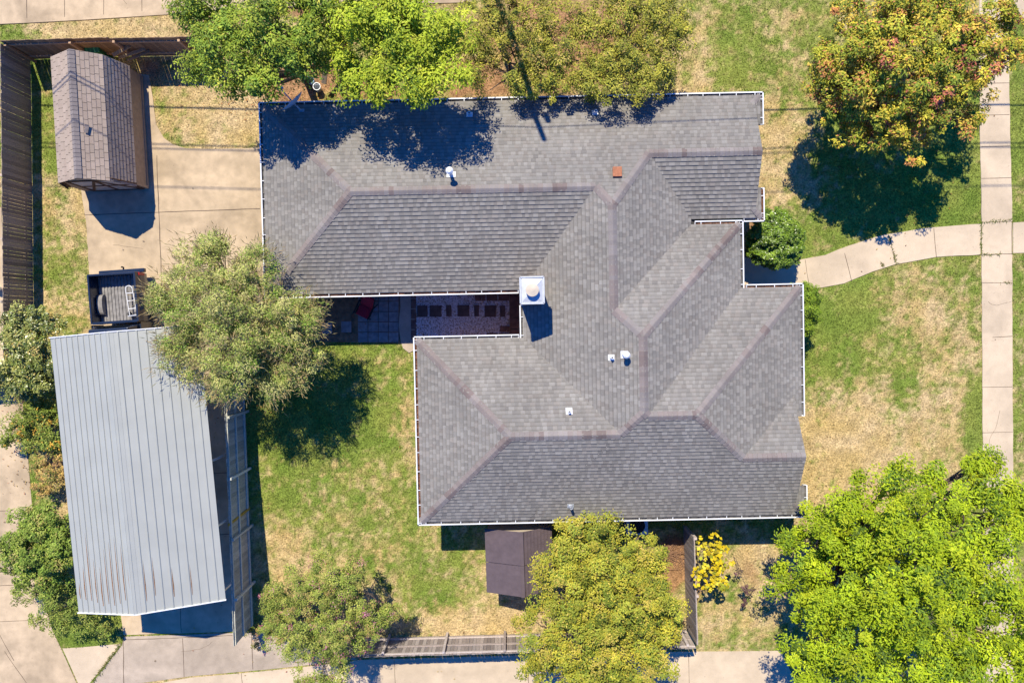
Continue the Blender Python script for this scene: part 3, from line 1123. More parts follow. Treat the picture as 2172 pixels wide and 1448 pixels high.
def slope_matrix(u, v, h):
    e_ = .05
    du, dv = (roof_h(u + e_, v) - roof_h(u - e_, v)) / (2 * e_), (roof_h(u, v + e_) - roof_h(u, v - e_)) / (2 * e_)
    n_ = Vector((-du, -dv, 1)).normalized()
    return Matrix.Translation((u, v, h)) @ n_.to_track_quat('Z', 'Y').to_matrix().to_4x4()


def vent(px, py, r, hh, cap_r, m_, fl=(.12, .12), label=None):
    u, v, h = at_roof(px, py)
    b = MB()
    b.lathe([(r * 1.5, h - .06), (r * 1.25, h + .10), (r, h + .11), (r, h + hh), (r * .72, h + hh), (r * .72, h + hh - .12)], 18, (u, v, 0))
    p = b.build('vent_pipe', m_, house, smooth=False)
    if label: p['label'] = label
    f = MB()
    mx = slope_matrix(u, v, h)
    f.box(-fl[0], fl[0], -fl[1], fl[1], .004, .03, mx)
    f.build('flashing', m_, p)
    if cap_r:
        c = MB()
        z = h + hh + .04
        c.lathe([(cap_r * .9, z), (cap_r, z + .03), (cap_r, z + .10), (cap_r * .55, z + .16), (.01, z + .17)], 20, (u, v, 0))
        c.build('vent_cap', m_, p, smooth=False)


vent(957, 371, .06, .52, .125, M['white'], (.15, .11), 'white capped flue pipe on the north slope')
vent(1325, 752, .065, .30, .115, M['white'], (.12, .13), 'white capped vent near the upper ridge')
vent(1297, 758, .05, .22, 0, M['white'], (.10, .11), 'short open white vent pipe')
vent(1207, 872, .05, .2, 0, M['white'], (.11, .12), 'short open white vent pipe low on the slope')
vent(1210, 1072, .055, .34, 0, M['galv'], (.12, .09), 'open grey vent pipe near the south gutter')
vent(1262, 240, .055, .25, 0, M['white'], (.11, .1), 'white vent pipe in the tree shade')
vent(996, 244, .055, .25, 0, M['white'], (.11, .1), 'white vent pipe in deep tree shade')
# rusty square vent
u, v, h = at_roof(1308, 366)
b = MB()
b.box(u - .14, u + .14, v - .15, v + .15, h - .12, h + .13)
p = b.build('vent_box', M['copper'], house, bevel=.01)
p['label'] = 'square rusty orange roof vent'
b = MB()
b.box(u - .155, u + .155, v - .165, v + .165, h + .13, h + .16)
b.build('vent_lid', M['copper'], p, bevel=.008)

# chimney
zt = 4.62
u0, vt = hl(1103, 588, zt)
u1, vb_ = hl(1154, 643, zt)
cbx = MB()
cbx.box(u0 + .04, u1 - .04, vb_ + .04, vt - .04, 2.2, zt - .12)
chim = cbx.build('chimney', M['brick'], house)
c = MB()
c.box(u0, u1, vb_, vt, zt - .16, zt - .02)
cu, cv = (u0 + u1) / 2, (vt + vb_) / 2
c.add([(u0 + .03, vb_ + .03, zt - .018), (u1 - .03, vb_ + .03, zt - .018), (u1 - .03, vt - .03, zt - .018), (u0 + .03, vt - .03, zt - .018), (cu, cv, zt + .05)], [(0, 1, 4), (1, 2, 4), (2, 3, 4), (3, 0, 4)])
for (a, d_) in (((u0, vb_), (u1, vb_)), ((u1, vb_), (u1, vt)), ((u1, vt), (u0, vt)), ((u0, vt), (u0, vb_))):
    c.beam((a[0], a[1], zt), (d_[0], d_[1], zt), .05, .05)
ccap = c.build('chimney_cap', M['galv'], chim)
fl = MB()
fl.lathe([(.15, zt - .02), (.15, zt + .14), (.215, zt + .14), (.215, zt + .22), (.05, zt + .26), (.01, zt + .262)], 26, (cu, cv, 0))
fl.build('flue_cap', M['cream_panel'], chim)

# satellite dish at the north-west corner
u, v, h = at_roof(640, 236)
q = Vector((u * cH - v * sH + hc.x, u * sH + v * cH + hc.y, h))
dish = thing('satellite_dish', 'grey satellite dish on a mast at the roof corner beside the trees', 'satellite dish', q)
mx = Vector((-.62, .66, .42)).normalized().to_track_quat('Z', 'Y').to_matrix().to_4x4()
b = MB()
b.tube([(0, 0, -.02), (0, 0, .25), (-.05, .05, .42)], .025, 8)
b.box(-.09, .09, -.07, .07, -.01, .03)
b.build('mast', M['dish'], dish)
b = MB()
cen = Vector((-.12, .14, .55))
b.lathe([(.02, -.07), (.2, -.05), (.36, 0), (.46, .05), (.46, .06), (.36, .012), (.2, -.038), (.02, -.058)], 28, cen, mx)
b.build('reflector', M['dish'], dish, smooth=True)
b = MB()
tip = cen + Vector((-.42, .44, .10))
b.tube([cen + Vector((-.02, .0, -.34)), tip], .022, 8)
b.beam(tip + Vector((-.09, -.05, 0)), tip + Vector((.09, .05, 0)), .09, .09)
b.build('receiver_arm', M['dish'], dish)

# cables and pole that throw the long shadows
pole = thing('utility_pole', 'tall wooden utility pole north of the house carrying the cables', 'utility pole', P(1026, -16) + Vector((0, 0, 0)))
b = MB()
b.tube([(0, 0, -.5), (0, 0, 6), (0, 0, 12.9)], [.14, .125, .09], 12)
b.build('pole', M['bark'], pole)
b = MB()
b.beam((-.42, 0, 11.3), (.1, 0, 11.3), .06, .07)
b.build('crossarm', M['bark'], pole)
b = MB()
b.lathe([(.09, 11.0), (.10, 11.1), (.10, 11.55), (.06, 11.6)], 14, (.40, .0, 0))
b.build('transformer', M['galv'], pole)
b = MB()
b.lathe([(.05, 10.95), (.09, 11.0), (.09, 11.2), (.04, 11.35)], 12, (-.42, .0, 0))
b.build('insulator', M['galv'], pole)
px0, py0 = pole.location.x, pole.location.y
for (h, sag, r_, lab, dy) in ((7.3, .9, .030, 'lowest thick black cable on the pole', 0), (9.6, .9, .022, 'thin cable above the thick one', .1), (9.9, .95, .022, 'thin cable paired just above the lower thin one', .1), (12.0, 1.0, .02, 'topmost thin wire on the pole', 0)):
    b = MB()
    pts = []
    for i in range(61):
        x = px0 - 45 + 90 * i / 60
        t = abs(x - px0) / 45
        pts.append((x, py0 + dy, h - sag * 4 * t * (1 - t)))
    b.tube(pts, r_, 5)
    o = b.build('overhead_cable', M['wire'])
    tag(o, lab, 'cable', 'overhead cables strung from the pole')

# ---------------------------------------------------------------- steel carport
CE_, CRZ = 2.92, 3.60
pr_s, pr_n = P(287, 1303, CRZ), P(226, 704, CRZ)
pw_s, pw_n = P(160, 1300, CE_), P(113, 710, CE_)
pe_s = P(478, 1263, CE_)
ax = (pr_s - pr_n).normalized()
rz = math.atan2(ax.y, ax.x) + math.pi / 2
carport = thing('carport', 'long metal carport with a ribbed grey steel gable roof over the driveway', 'carport', ((pr_s.x + pr_n.x) / 2, (pr_s.y + pr_n.y) / 2, 0), rz)
inv = Matrix.Rotation(-rz, 4, 'Z') @ Matrix.Translation(-Vector((carport.location.x, carport.location.y, 0)))
l_rs, l_rn, l_ws, l_es = inv @ pr_s, inv @ pr_n, inv @ pw_s, inv @ pe_s
hw_w, hw_e, y0, y1 = (abs(l_ws.x) + abs((inv @ pw_n).x)) / 2, abs(l_es.x), l_rs.y, l_rn.y


def panel(b, x0, z0, x1, z1, pitch):
    n_ = int(abs(x1 - x0) / pitch)
    prof = []
    for i in range(n_):
        for (f, dz) in ((0, 0), (.70, 0), (.76, .028), (.88, .028), (.94, 0)):
            t = (i + f) / n_
            prof.append((x0 + (x1 - x0) * t, z0 + (z1 - z0) * t + dz))
    prof.append((x1, z1))
    for i in range(len(prof) - 1):
        (a, za), (c_, zc) = prof[i], prof[i + 1]
        b.face([(a, y0, za), (c_, y0, zc), (c_, y1, zc), (a, y1, za)] if x1 > x0 else [(a, y1, za), (c_, y1, zc), (c_, y0, zc), (a, y0, za)])
    return n_


b = MB()
nW = panel(b, -hw_w, CE_, 0, CRZ, .235)
nE = panel(b, hw_e, CE_, 0, CRZ, .26)
cr = b.build('roof', M['steel_roof'], carport)
b = MB()
for s_, hw in ((-1, hw_w), (1, hw_e)):
    b.add([(0, y0 - .01, CRZ + .020), (0, y1 + .01, CRZ + .020), (s_ * .20, y1 + .01, CRZ + .005 - .20 * (CRZ - CE_) / hw), (s_ * .20, y0 - .01, CRZ + .005 - .20 * (CRZ - CE_) / hw)], [(0, 1, 2, 3) if s_ < 0 else (3, 2, 1, 0)])
b.build('ridge_cap', M['steel_roof'], cr)
for yy in (y0, y1):
    b = MB()
    for s_, hw in ((-1, hw_w), (1, hw_e)):
        b.beam((0, yy, CRZ - .0), (s_ * (hw + .02), yy, CE_ - .0), .035, .07)
    b.build('gable_trim', M['white'], carport)
b = MB()
for s_, hw, n_ in ((-1, hw_w, nW), (1, hw_e, nE)):
    for i in range(n_):
        pr = 1.0 if s_ < 0 else .45
        xx = (i + .62) / n_
        if s_ > 0 and xx < .35 or random.random() > (.97 if s_ < 0 else .8): continue
        x = s_ * hw * (1 - xx)
        z = CE_ + (CRZ - CE_) * xx + .004
        L = random.uniform(1.2, 2.5) * (1.1 if s_ < 0 else .8)
        if x < -hw_w + .35: L *= .5
        w_ = random.uniform(.016, .032) * (1.2 if s_ < 0 else .8)
        ya, yb = y0 + .25 + random.uniform(0, .3), y0 + .2 + L
        ym = ya + (yb - ya) * .35
        b.face([(x - w_ * .4, ya, z), (x + w_ * .4, ya, z + .001), (x + w_, ym, z + .001), (x, yb, z), (x - w_, ym, z)])
b.build('rust_stain', M['rust'], cr)['kind'] = 'stuff'
for s_, hw in ((-1, hw_w), (1, hw_e)):
    for k in range(5):
        b = MB()
        yy = y0 + .2 + (y1 - y0 - .4) * k / 4
        b.box(s_ * (hw - .22) - .035, s_ * (hw - .22) + .035, yy - .035, yy + .035, 0, CE_ + .03)
        b.build('post', M['galv'], carport)
for k in range(5):
    b = MB()
    yy = y0 + .2 + (y1 - y0 - .4) * k / 4
    for s_, hw in ((-1, hw_w), (1, hw_e)):
        b.beam((0, yy, CRZ - .07), (s_ * (hw - .2), yy, CE_ - .01), .06, .06)
    b.build('rafter', M['galv'], carport)

# ---------------------------------------------------------------- wooden shed with gambrel roof
sr_n, sr_s = P(147, 104, 2.66), P(163.5, 378, 2.66)
srz = math.atan2((sr_n - sr_s).y, (sr_n - sr_s).x) - math.pi / 2
shed = thing('barn_shed', 'wooden barn shed with a gambrel roof of brown shingles on the concrete slab', 'shed', ((sr_n.x + sr_s.x) / 2, (sr_n.y + sr_s.y) / 2, 0), srz)
sl = (sr_n - sr_s).length
inv = Matrix.Rotation(-srz, 4, 'Z') @ Matrix.Translation(-Vector((shed.location.x, shed.location.y, 0)))
eE = (inv @ P(281, 250, .95)).x
bE = (inv @ P(224.5, 250, 2.08)).x
bW = -(inv @ P(117, 250, 2.02)).x
print('shed', sl, eE, bE, bW, CRZ)
eW = bW + .36
SPAL = [(.39, .305, .235), (.41, .32, .25), (.375, .29, .225), (.40, .315, .243)]
sh = MB()
dk = MB()


def strip(sh, xa, za, xb, zb, ya, yb, row, pal, rnd, wt=.3):
    """courses of shingle tabs between eave (xa,za) and upper edge (xb,zb)"""
    L = math.hypot(xb - xa, zb - za)
    k = max(1, round(L / row))
    nx_, nz_ = (zb - za) / L, -(xb - xa) / L
    if nz_ < 0: nx_, nz_ = -nx_, -nz_
    dk.face([(xa, ya, za - .02), (xa, yb, za - .02), (xb, yb, zb - .02), (xb, ya, zb - .02)])
    for i in range(k):
        t0, t1 = i / k, (i + 1) / k
        y = ya - rnd.uniform(0, wt)
        while y < yb:
            w_ = wt
            y2 = min(yb, y + w_ - .014)
            y1_ = max(ya, y)
            sh.col = jit(rnd.choice(pal), .94, 1.06, rnd)
            st = .012
            a = (xa + (xb - xa) * t0, za + (zb - za) * t0)
            c_ = (xa + (xb - xa) * t1, za + (zb - za) * t1)
            p = [(a[0] + nx_ * st, y1_, a[1] + nz_ * st), (a[0] + nx_ * st, y2, a[1] + nz_ * st), (c_[0], y2, c_[1]), (c_[0], y1_, c_[1])]
            if y2 > y1_:
                sh.face(p if xb < xa else p[::-1])
                sh.face([p[0], p[1], (a[0], y2, a[1]), (a[0], y1_, a[1])])
            y += w_


rnd = random.Random(5)
ya, yb = -sl / 2, sl / 2
for s_, bx_, ex_ in ((1, bE, eE), (-1, bW, eW)):
    strip(sh, s_ * bx_, 2.06, 0, 2.66, ya, yb, .15, SPAL, rnd)
    strip(sh, s_ * ex_, .95, s_ * bx_, 2.06, ya, yb, .15, SPAL, rnd)
roof2 = sh.build('roof', M['shingle'], shed, colors=True)
dk.build('roof_deck', M['deck'], roof2)
b = MB()
y = ya
while y < yb:
    b.col = jit((.24, .205, .19), .9, 1.08)
    for s_ in (1, -1):
        p = [(0, y, 2.69), (0, min(yb, y + .16), 2.675), (s_ * .14, min(yb, y + .16), 2.675 - .14 * .62), (s_ * .14, y, 2.69 - .14 * .62)]
        b.face(p[::-1] if s_ > 0 else p)
    y += .15
b.build('ridge_cap', M['shingle'], roof2, colors=True)
b = MB()
wx_e, wx_w = eE - .02, eW - .05
prof = [(-wx_w, 0), (wx_e, 0), (wx_e, .98), (bE - .05, 2.0), (0, 2.58), (-bW + .05, 2.0), (-wx_w, .98)]
yy0, yy1 = ya + .12, yb - .06
V = [(x, yy0, z) for x, z in prof] + [(x, yy1, z) for x, z in prof]
k = len(prof)
b.add(V, [tuple(range(k)), tuple(range(2 * k - 1, k - 1, -1))] + [(i, k + i, k + (i + 1) % k, (i + 1) % k) for i in range(k)])
b.build('wall', M['tan_siding'], shed)
b = MB()   # brown door trim on the gable that faces the driveway
yf = yy0 - .02
for (x0_, z0_, x1_, z1_) in ((-.95, .05, -.95, 1.75), (0, .05, 0, 1.75), (.95, .05, .95, 1.75), (-.95, 1.75, .95, 1.75), (-.95, .08, .95, .08), (-.95, .1, 0, 1.7), (.95, .1, 0, 1.7), (-.95, .9, .95, .9), (-bW, 2.0, 0, 2.58), (bE, 2.0, 0, 2.58), (wx_e, .95, bE, 2.0), (-wx_w, .95, -bW, 2.0)):
    b.beam((x0_, yf, z0_), (x1_, yf - random.uniform(0, .004), z1_), .10, .03, (0, -1, 0))
b.build('door_trim', M['brown_trim'], shed)
for x0_, x1_ in ((-.9, -.05), (.05, .9)):
    b = MB()
    b.box(x0_, x1_, yf + .004, yf + .018, .1, 1.72)
    b.build('door', M['cream_panel'], shed)
b = MB()
b.box(wx_e - .01, wx_e + .03, yy0 - .03, yy1 + .02, .05, .16)
b.box(wx_e - .01, wx_e + .03, yy0 - .032, yy0 + .07, .16, .93)
b.build('corner_trim', M['tan_siding'], shed)
b = MB()
mx = Matrix.Translation((.34, -.5, 2.66 - .34 * .55 + .016)) @ Matrix.Rotation(R(29), 4, 'Y') @ Matrix.Rotation(R(-12), 4, 'Z')
b.box(-.06, .06, -.15, .15, 0, .012, mx)
b.col = (.12, .10, .10)
b.build('loose_shingle', mat('worn_shingle', (.20, .165, .15), .9, .2, 9), roof2)

# ---------------------------------------------------------------- resin shed
rs, rn = P(1110, 1266, 2.42), P(1105.5, 1128, 2.42)
z_e = 1.84
rs_rz = math.atan2((rn - rs).y, (rn - rs).x) - math.pi / 2
s2 = thing('resin_shed', 'small shed with a dark brown plastic gable roof beside the house', 'shed', ((rn.x + rs.x) / 2, (rn.y + rs.y) / 2, 0), rs_rz)
inv = Matrix.Rotation(-rs_rz, 4, 'Z') @ Matrix.Translation(-Vector((s2.location.x, s2.location.y, 0)))
L2 = (rn - rs).length / 2
xW, xE = (inv @ P(1030, 1180, z_e)).x, (inv @ P(1172, 1180, z_e)).x
b = MB()
rr_ = random.Random(3)
for s_, xe in ((-1, xW), (1, xE)):
    for yp0, yp1 in ((-L2, -.06), (-.045, L2)):
        base_q = [(0, yp0, 2.42), (xe, yp0, z_e), (xe, yp1, z_e), (0, yp1, 2.42)]
        b.face(base_q if s_ < 0 else base_q[::-1])
        # moulded tile relief
        k = 9
        for i in range(k):
            t0, t1 = i / k, (i + 1) / k
            y = yp0 + .02
            while y < yp1 - .05:
                w_ = rr_.uniform(.16, .28)
                y2 = min(yp1 - .02, y + w_ - .015)
                za, zb_ = 2.42 + (z_e - 2.42) * t0, 2.42 + (z_e - 2.42) * (t1 - .05)
                lift = .004 + rr_.uniform(0, .005)
                q = [(xe * t0, y, za + .002), (xe * (t1 - .05), y, zb_ + .008 + lift), (xe * (t1 - .05), y2, zb_ + .008 + lift), (xe * t0, y2, za + .002)]
                b.face(q if s_ < 0 else q[::-1])
                y += w_
    lip = [(xe, -L2, z_e), (xe, L2, z_e), (xe, L2, z_e - .08), (xe, -L2, z_e - .08)]
    b.face(lip)
b.build('roof', M['resin'], s2)
b = MB()
b.beam((0, -L2 - .01, 2.425), (0, -.05, 2.425), .14, .05)
b.beam((0, -.04, 2.43), (0, L2 + .01, 2.43), .14, .05)
b.build('ridge_cap', M['resin'], s2, bevel=.01)
b = MB()
prof = [(xW + .1, 0), (xE - .1, 0), (xE - .1, z_e - .02), (0, 2.37), (xW + .1, z_e - .02)]
V = [(x, -L2 + .08, z) for x, z in prof] + [(x, L2 - .05, z) for x, z in prof]
k = 5
b.add(V, [tuple(range(k)), tuple(range(2 * k - 1, k - 1, -1))] + [(i, k + i, k + (i + 1) % k, (i + 1) % k) for i in range(k)])
b.build('wall', M['cream_panel'], s2)

# ---------------------------------------------------------------- fences
WOODS = {'umber': [(.29, .23, .175), (.32, .255, .195), (.25, .195, .15), (.36, .28, .21)],
         'brown': [(.27, .175, .105), (.30, .20, .12), (.23, .15, .09), (.34, .22, .13)],
         'grey': [(.28, .235, .21), (.33, .28, .25), (.24, .20, .18), (.36, .31, .28)],
         'tan': [(.45, .44, .35), (.50, .48, .38), (.40, .39, .31)]}


def fence(label, p0, p1, h, side, wood, rails=3, post_gap=2.35, gap=.012, lean=0.0, posts_at=None, raillen=None, cap=False):
    """board fence from p0 to p1 (photo positions at ground); side=+1: rails on the left of p0->p1"""
    a, c_ = P(*p0), P(*p1)
    L = (c_ - a).length
    rz_ = math.atan2((c_ - a).y, (c_ - a).x)
    f = thing('board_fence', label, 'fence', a, rz_, 'weathered board fences round the yard')
    b = MB()
    x = 0
    rnd = random.Random(label)
    while x < L:
        w_ = rnd.uniform(.13, .15)
        b.col = jit(rnd.choice(WOODS[wood]), .85, 1.15, rnd)
        hh = h + rnd.uniform(-.025, .02)
        tilt = rnd.uniform(-.006, .006)
        y = rnd.uniform(-.004, .004)
        b.box(x + rnd.uniform(0, .004), min(L, x + w_ - gap * rnd.uniform(.2, .9)), -.01 + y, .009 + y, .03, hh, Matrix.Shear('XY', 4, (0, 0)) if False else None)
        x += w_
    b.build('boards', M['wood'], f, colors=True)
    zs = [.25, h * .55, h - .12] if rails == 3 else [.35, h - .3]
    for z in zs:
        r_ = MB()
        r_.col = jit(rnd.choice(WOODS[wood]), 1.3, 1.7, rnd)
        r_.box(0.02, L - .02, side * .016 if side > 0 else -.055, .055 if side > 0 else -.016, z - .045, z + .045)
        r_.build('rail', M['wood'], f, colors=True)
    pts = posts_at or [min(L - .1, .1 + i * post_gap) for i in range(int(L / post_gap) + 1)]
    for x in pts:
        q = MB()
        q.col = jit(rnd.choice(WOODS[wood]), 1.3, 1.6, rnd)
        q.box(x - .045, x + .045, .058 if side > 0 else -.145, .145 if side > 0 else -.058, -.1, h + rnd.uniform(-.12, .03))
        q.build('post', M['wood'], f, colors=True)
    f.rotation_euler.x = lean
    return f


fence('dark brown plank fence along the left edge beside the grass strip', (66, 128), (73, 792), 1.62, -1, 'umber', 2)
fence('brown plank fence behind the barn shed along the rear road', (70, 126), (285, 119), 1.75, -1, 'brown', 2, 2.4)
fence('brown plank fence in tree shade right of the barn shed', (287, 120), (470, 117), 1.72, -1, 'brown', 2, 2.4)
fence('short fence beside the side road casting slatted shade', (-70, 800), (28, 797), 1.62, 1, 'brown', 2)
fence('long weathered fence between carport and backyard lawn', (516, 745), (538, 1322), 1.95, 1, 'tan', 3, 2.27)
fence('grey weathered fence along the bottom of the backyard', (700, 1354), (1454, 1334), 1.60, 1, 'grey', 3, 2.3)
fence('grey fence running from house to the bottom corner', (1449, 1112), (1456, 1330), 1.60, 1, 'grey', 3, 2.2)
fence('narrow side fence between the two green trees and the house', (742, 112), (744, 228), 1.7, 1, 'brown', 2, 1.9)
# spare timbers lying about
for (x0, y0_, z0_, x1, y1_, z1_, w_, col, lab) in (
        (484, 1113, 1.98, 529, 1078, .1, .10, (.50, .32, .06), 'yellow timber leaning against the carport fence'),
        (240, 118, .95, 276, 97, 1.05, .14, (.30, .22, .13), 'upper plank of the loose lumber behind the barn shed'),
        (252, 123, .7, 308, 104, .8, .12, (.33, .25, .15), 'middle plank of the loose lumber behind the barn shed'),
        (270, 128, .55, 318, 108, .65, .11, (.28, .21, .13), 'lowest plank of the loose lumber behind the barn shed'),
        (694, 112, 1.1, 687, 178, .5, .19, (.20, .16, .12), 'grey plank leaning in the dark gap between two trees')):
    a, c_ = P(x0, y0_, z0_), P(x1, y1_, z1_)
    b = MB()
    b.col = col
    b.beam(a, c_, w_, .05)
    o = b.build('timber', M['wood'], colors=True, bevel=.006)
    tag(o, lab, 'timber', 'loose timbers round the yard')

# ---------------------------------------------------------------- pickup truck backed under the carport
tq = P(240, 632, 1.30)
truck = thing('pickup_truck', 'black pickup truck with an open bed parked nose under the carport', 'pickup truck', (tq.x, tq.y, 0), R(3.9))
W2, L2b = .92, .91     # half width, half bed length
b = MB()
# side shell profile (x outward z up) swept along y
prof = [(.80, .45), (.93, .55), (.97, .80), (.96, 1.05), (.92, 1.22), (.905, 1.33), (.84, 1.34), (.83, 1.30), (.83, .70)]
for s_ in (1, -1):
    ysec = [-L2b - .02, -.55, -.45, -.2, .05, .15, L2b]
    rows = []
    for yv in ysec:
        bul = .05 if -.5 < yv < .1 else 0
        rows.append([(s_ * (x + (bul if .5 < z < 1.1 else 0)), yv, z + (.25 if (bul and z < .5) else 0)) for x, z in prof])
    for i in range(len(rows) - 1):
        for k in range(len(prof) - 1):
            q = [rows[i][k], rows[i][k + 1], rows[i + 1][k + 1], rows[i + 1][k]]
            b.face(q if s_ < 0 else q[::-1])
    b.face(rows[-1] if s_ > 0 else rows[-1][::-1])
b.box(-.84, .84, -L2b - .04, -L2b + .05, .68, 1.33)
b.build('bed_side', M['truckpaint'], truck)
b = MB()
b.box(-.90, .90, L2b - .05, L2b + .03, .60, 1.33)
b.build('tailgate', M['truckpaint'], truck, bevel=.02)
b = MB()
nx_ = 26
for i in range(nx_):
    x0_, x1_ = -.83 + 1.66 * i / nx_, -.83 + 1.66 * (i + 1) / nx_
    za, zb_ = (.725, .755) if i % 2 else (.755, .755)
    xm = (x0_ + x1_) / 2
    if i % 2:
        b.face([(x0_, -L2b + .05, .755), (x0_ + .012, -L2b + .05, .725), (x0_ + .012, L2b - .05, .725), (x0_, L2b - .05, .755)][::-1])
        b.face([(x0_ + .012, -L2b + .05, .725), (x1_ - .012, -L2b + .05, .725), (x1_ - .012, L2b - .05, .725), (x0_ + .012, L2b - .05, .725)])
        b.face([(x1_ - .012, -L2b + .05, .725), (x1_, -L2b + .05, .755), (x1_, L2b - .05, .755), (x1_ - .012, L2b - .05, .725)])
    else:
        b.face([(x0_, -L2b + .05, .755), (x1_, -L2b + .05, .755), (x1_, L2b - .05, .755), (x0_, L2b - .05, .755)])
b.build('bed_floor', M['bedliner'], truck)
for s_ in (1, -1):
    b = MB()
    V, F = [], []
    for j, xx in enumerate((.83, .62)):
        for i in range(13):
            t = math.pi * i / 12
            V.append((s_ * xx, -.2 + .40 * math.cos(t), .74 + .26 * math.sin(t) ** .6))
    for i in range(12): F.append((i, i + 1, 13 + i + 1, 13 + i))
    F.append(tuple(range(13, 26)))
    b.add(V, F)
    b.build('wheel_well', M['bedliner'], truck, smooth=False)
b = MB()
b.box(-.88, .88, L2b + .06, L2b + .22, .45, .62)
bump = b.build('bumper', M['truckpaint'], truck, bevel=.03)
b = MB()
b.tube([(0, L2b + .2, .45), (0, L2b + .33, .45)], .03, 8)
b.lathe([(.02, .45), (.02, .52), (.035, .55), (.02, .585)], 10, (0, L2b + .32, 0))
b.build('tow_ball', M['dark'], bump)
for s_ in (1, -1):
    b = MB()
    b.box(s_ * .93 - .05, s_ * .93 + .05, L2b - .1, L2b + .012, .78, 1.15)
    b.build('taillight', M['redlens'], truck, bevel=.015)
# cab, hood
b = MB()
yc = -L2b - .10
secs = [(yc, .50, .90, 1.22), (yc, 1.22, .88, 1.22)]
body = [(yc, .5), (yc, 1.2), (yc - 1.9, 1.2), (yc - 3.15, 1.12), (yc - 3.3, .95), (yc - 3.32, .5)]
V = [(-.94, y, z) for y, z in body] + [(.94, y, z) for y, z in body]
k = len(body)
b.add(V, [tuple(range(k)), tuple(range(2 * k - 1, k - 1, -1))] + [(i, (i + 1) % k, k + (i + 1) % k, k + i) for i in range(k)])
b.build('body', M['truckpaint'], truck, bevel=.05)
b = MB()
top = [(yc - .02, 1.2, .86), (yc - .14, 1.80, .74), (yc - 1.35, 1.82, .74), (yc - 2.0, 1.2, .86)]
V = []
for s_ in (-1, 1):
    V += [(s_ * w_, y, z) for y, z, w_ in top]
b.add(V, [(0, 1, 2, 3), (7, 6, 5, 4), (0, 4, 5, 1), (1, 5, 6, 2), (2, 6, 7, 3), (3, 7, 4, 0)])
cab = b.build('cab', M['truckpaint'], truck, bevel=.04)
b = MB()
b.add([(-.62, yc - .02, 1.30), (.62, yc - .02, 1.30), (.56, yc - .10, 1.70), (-.56, yc - .10, 1.70)], [(0, 1, 2, 3)])
b.build('rear_window', M['glass'], cab)
b = MB()
b.add([(-.72, yc - 1.98, 1.26), (.72, yc - 1.98, 1.26), (.62, yc - 1.43, 1.77), (-.62, yc - 1.43, 1.77)], [(3, 2, 1, 0)])
b.build('windscreen', M['glass'], cab)
for s_ in (1, -1):
    b = MB()
    b.add([(s_ * .87, yc - .2, 1.27), (s_ * .87, yc - 1.75, 1.27), (s_ * .77, yc - 1.35, 1.72), (s_ * .77, yc - .25, 1.72)], [(0, 1, 2, 3) if s_ < 0 else (3, 2, 1, 0)])
    b.build('side_window', M['glass'], cab)
    b = MB()
    b.box(s_ * 1.05 - .1, s_ * 1.05 + .1, yc - 1.75, yc - 1.65, 1.15, 1.38)
    b.build('mirror', M['truckpaint'], truck, bevel=.03)
    b = MB()
    b.box(s_ * .7 - .18, s_ * .7 + .18, yc - 3.34, yc - 3.28, .75, .95)
    b.build('headlight', M['white'], truck, bevel=.02)
    for yw in (-.2, yc - 2.55):
        mx = Matrix.Rotation(R(90), 4, 'Y')
        b = MB()
        b.lathe([(.22, -.13), (.36, -.13), (.39, -.09), (.39, .09), (.36, .13), (.22, .13)], 24, (s_ * .84, yw, .39), mx)
        ty = b.build('tyre', M['dark'], truck)
        b = MB()
        b.lathe([(.04, -.10), (.215, -.10), (.215, .10), (.04, .10)], 18, (s_ * .85, yw, .39), mx)
        b.build('rim', M['chrome'], ty)
# white hand truck lying in the bed
ht = thing('hand_truck', 'white tubular hand truck lying in the pickup bed', 'hand truck', (tq.x + .50, tq.y - .07, .765), R(6))
b = MB()
zt_ = lambda y: .18 + .10 * (y + .55)
arc = [(-.13 * math.cos(math.pi * i / 8), .42 + .13 * math.sin(math.pi * i / 8), zt_(.5)) for i in range(9)]
b.tube([(-.14, -.55, zt_(-.55))] + [(-.135, .1, zt_(.1))] + arc + [(.135, .1, zt_(.1)), (.14, -.55, zt_(-.55))], .018, 8)
for yy in (-.32, -.02, .27):
    b.tube([(-.135, yy, zt_(yy)), (.135, yy, zt_(yy))], .016, 8)
b.build('frame', M['white'], ht)
b = MB()
b.box(-.2, .2, -.60, -.56, .0, .20)
b.build('toe_plate', M['galv'], ht)
for s_ in (1, -1):
    b = MB()
    b.lathe([(.03, -.025), (.09, -.03), (.10, 0), (.09, .03), (.03, .025)], 16, (s_ * .19, -.5, .1), Matrix.Rotation(R(90), 4, 'Y'))
    b.build('wheel', M['dark'], ht)

# ---------------------------------------------------------------- small yard things
# red garden chair on the patio
q = P(780, 655)
ch = thing('garden_chair', 'red cushioned garden chair on the grey patio pavers by the gutter', 'chair', q, R(-26))
b = MB()
b.box(-.25, .25, -.34, .10, .38, .46)
b.build('seat', M['red_cloth'], ch, bevel=.03)
b = MB()
b.box(-.25, .25, -.04, .04, 0, .62, Matrix.Translation((0, .12, .44)) @ Matrix.Rotation(R(-38), 4, 'X'))
b.build('backrest', M['red_cloth'], ch, bevel=.03)
for s_ in (1, -1):
    b = MB()
    b.tube([(s_ * .28, -.32, 0), (s_ * .28, -.32, .38), (s_ * .28, .12, .40)], .018, 8)
    b.build('leg', M['dark'], ch)
    b = MB()
    b.tube([(s_ * .28, .34, 0), (s_ * .28, .12, .42), (s_ * .28, .48, .92)], .018, 8)
    b.build('leg', M['dark'], ch)
    b = MB()
    b.beam((s_ * .30, -.34, .62), (s_ * .30, .24, .64), .05, .03)
    b.build('armrest', M['dark'], ch)
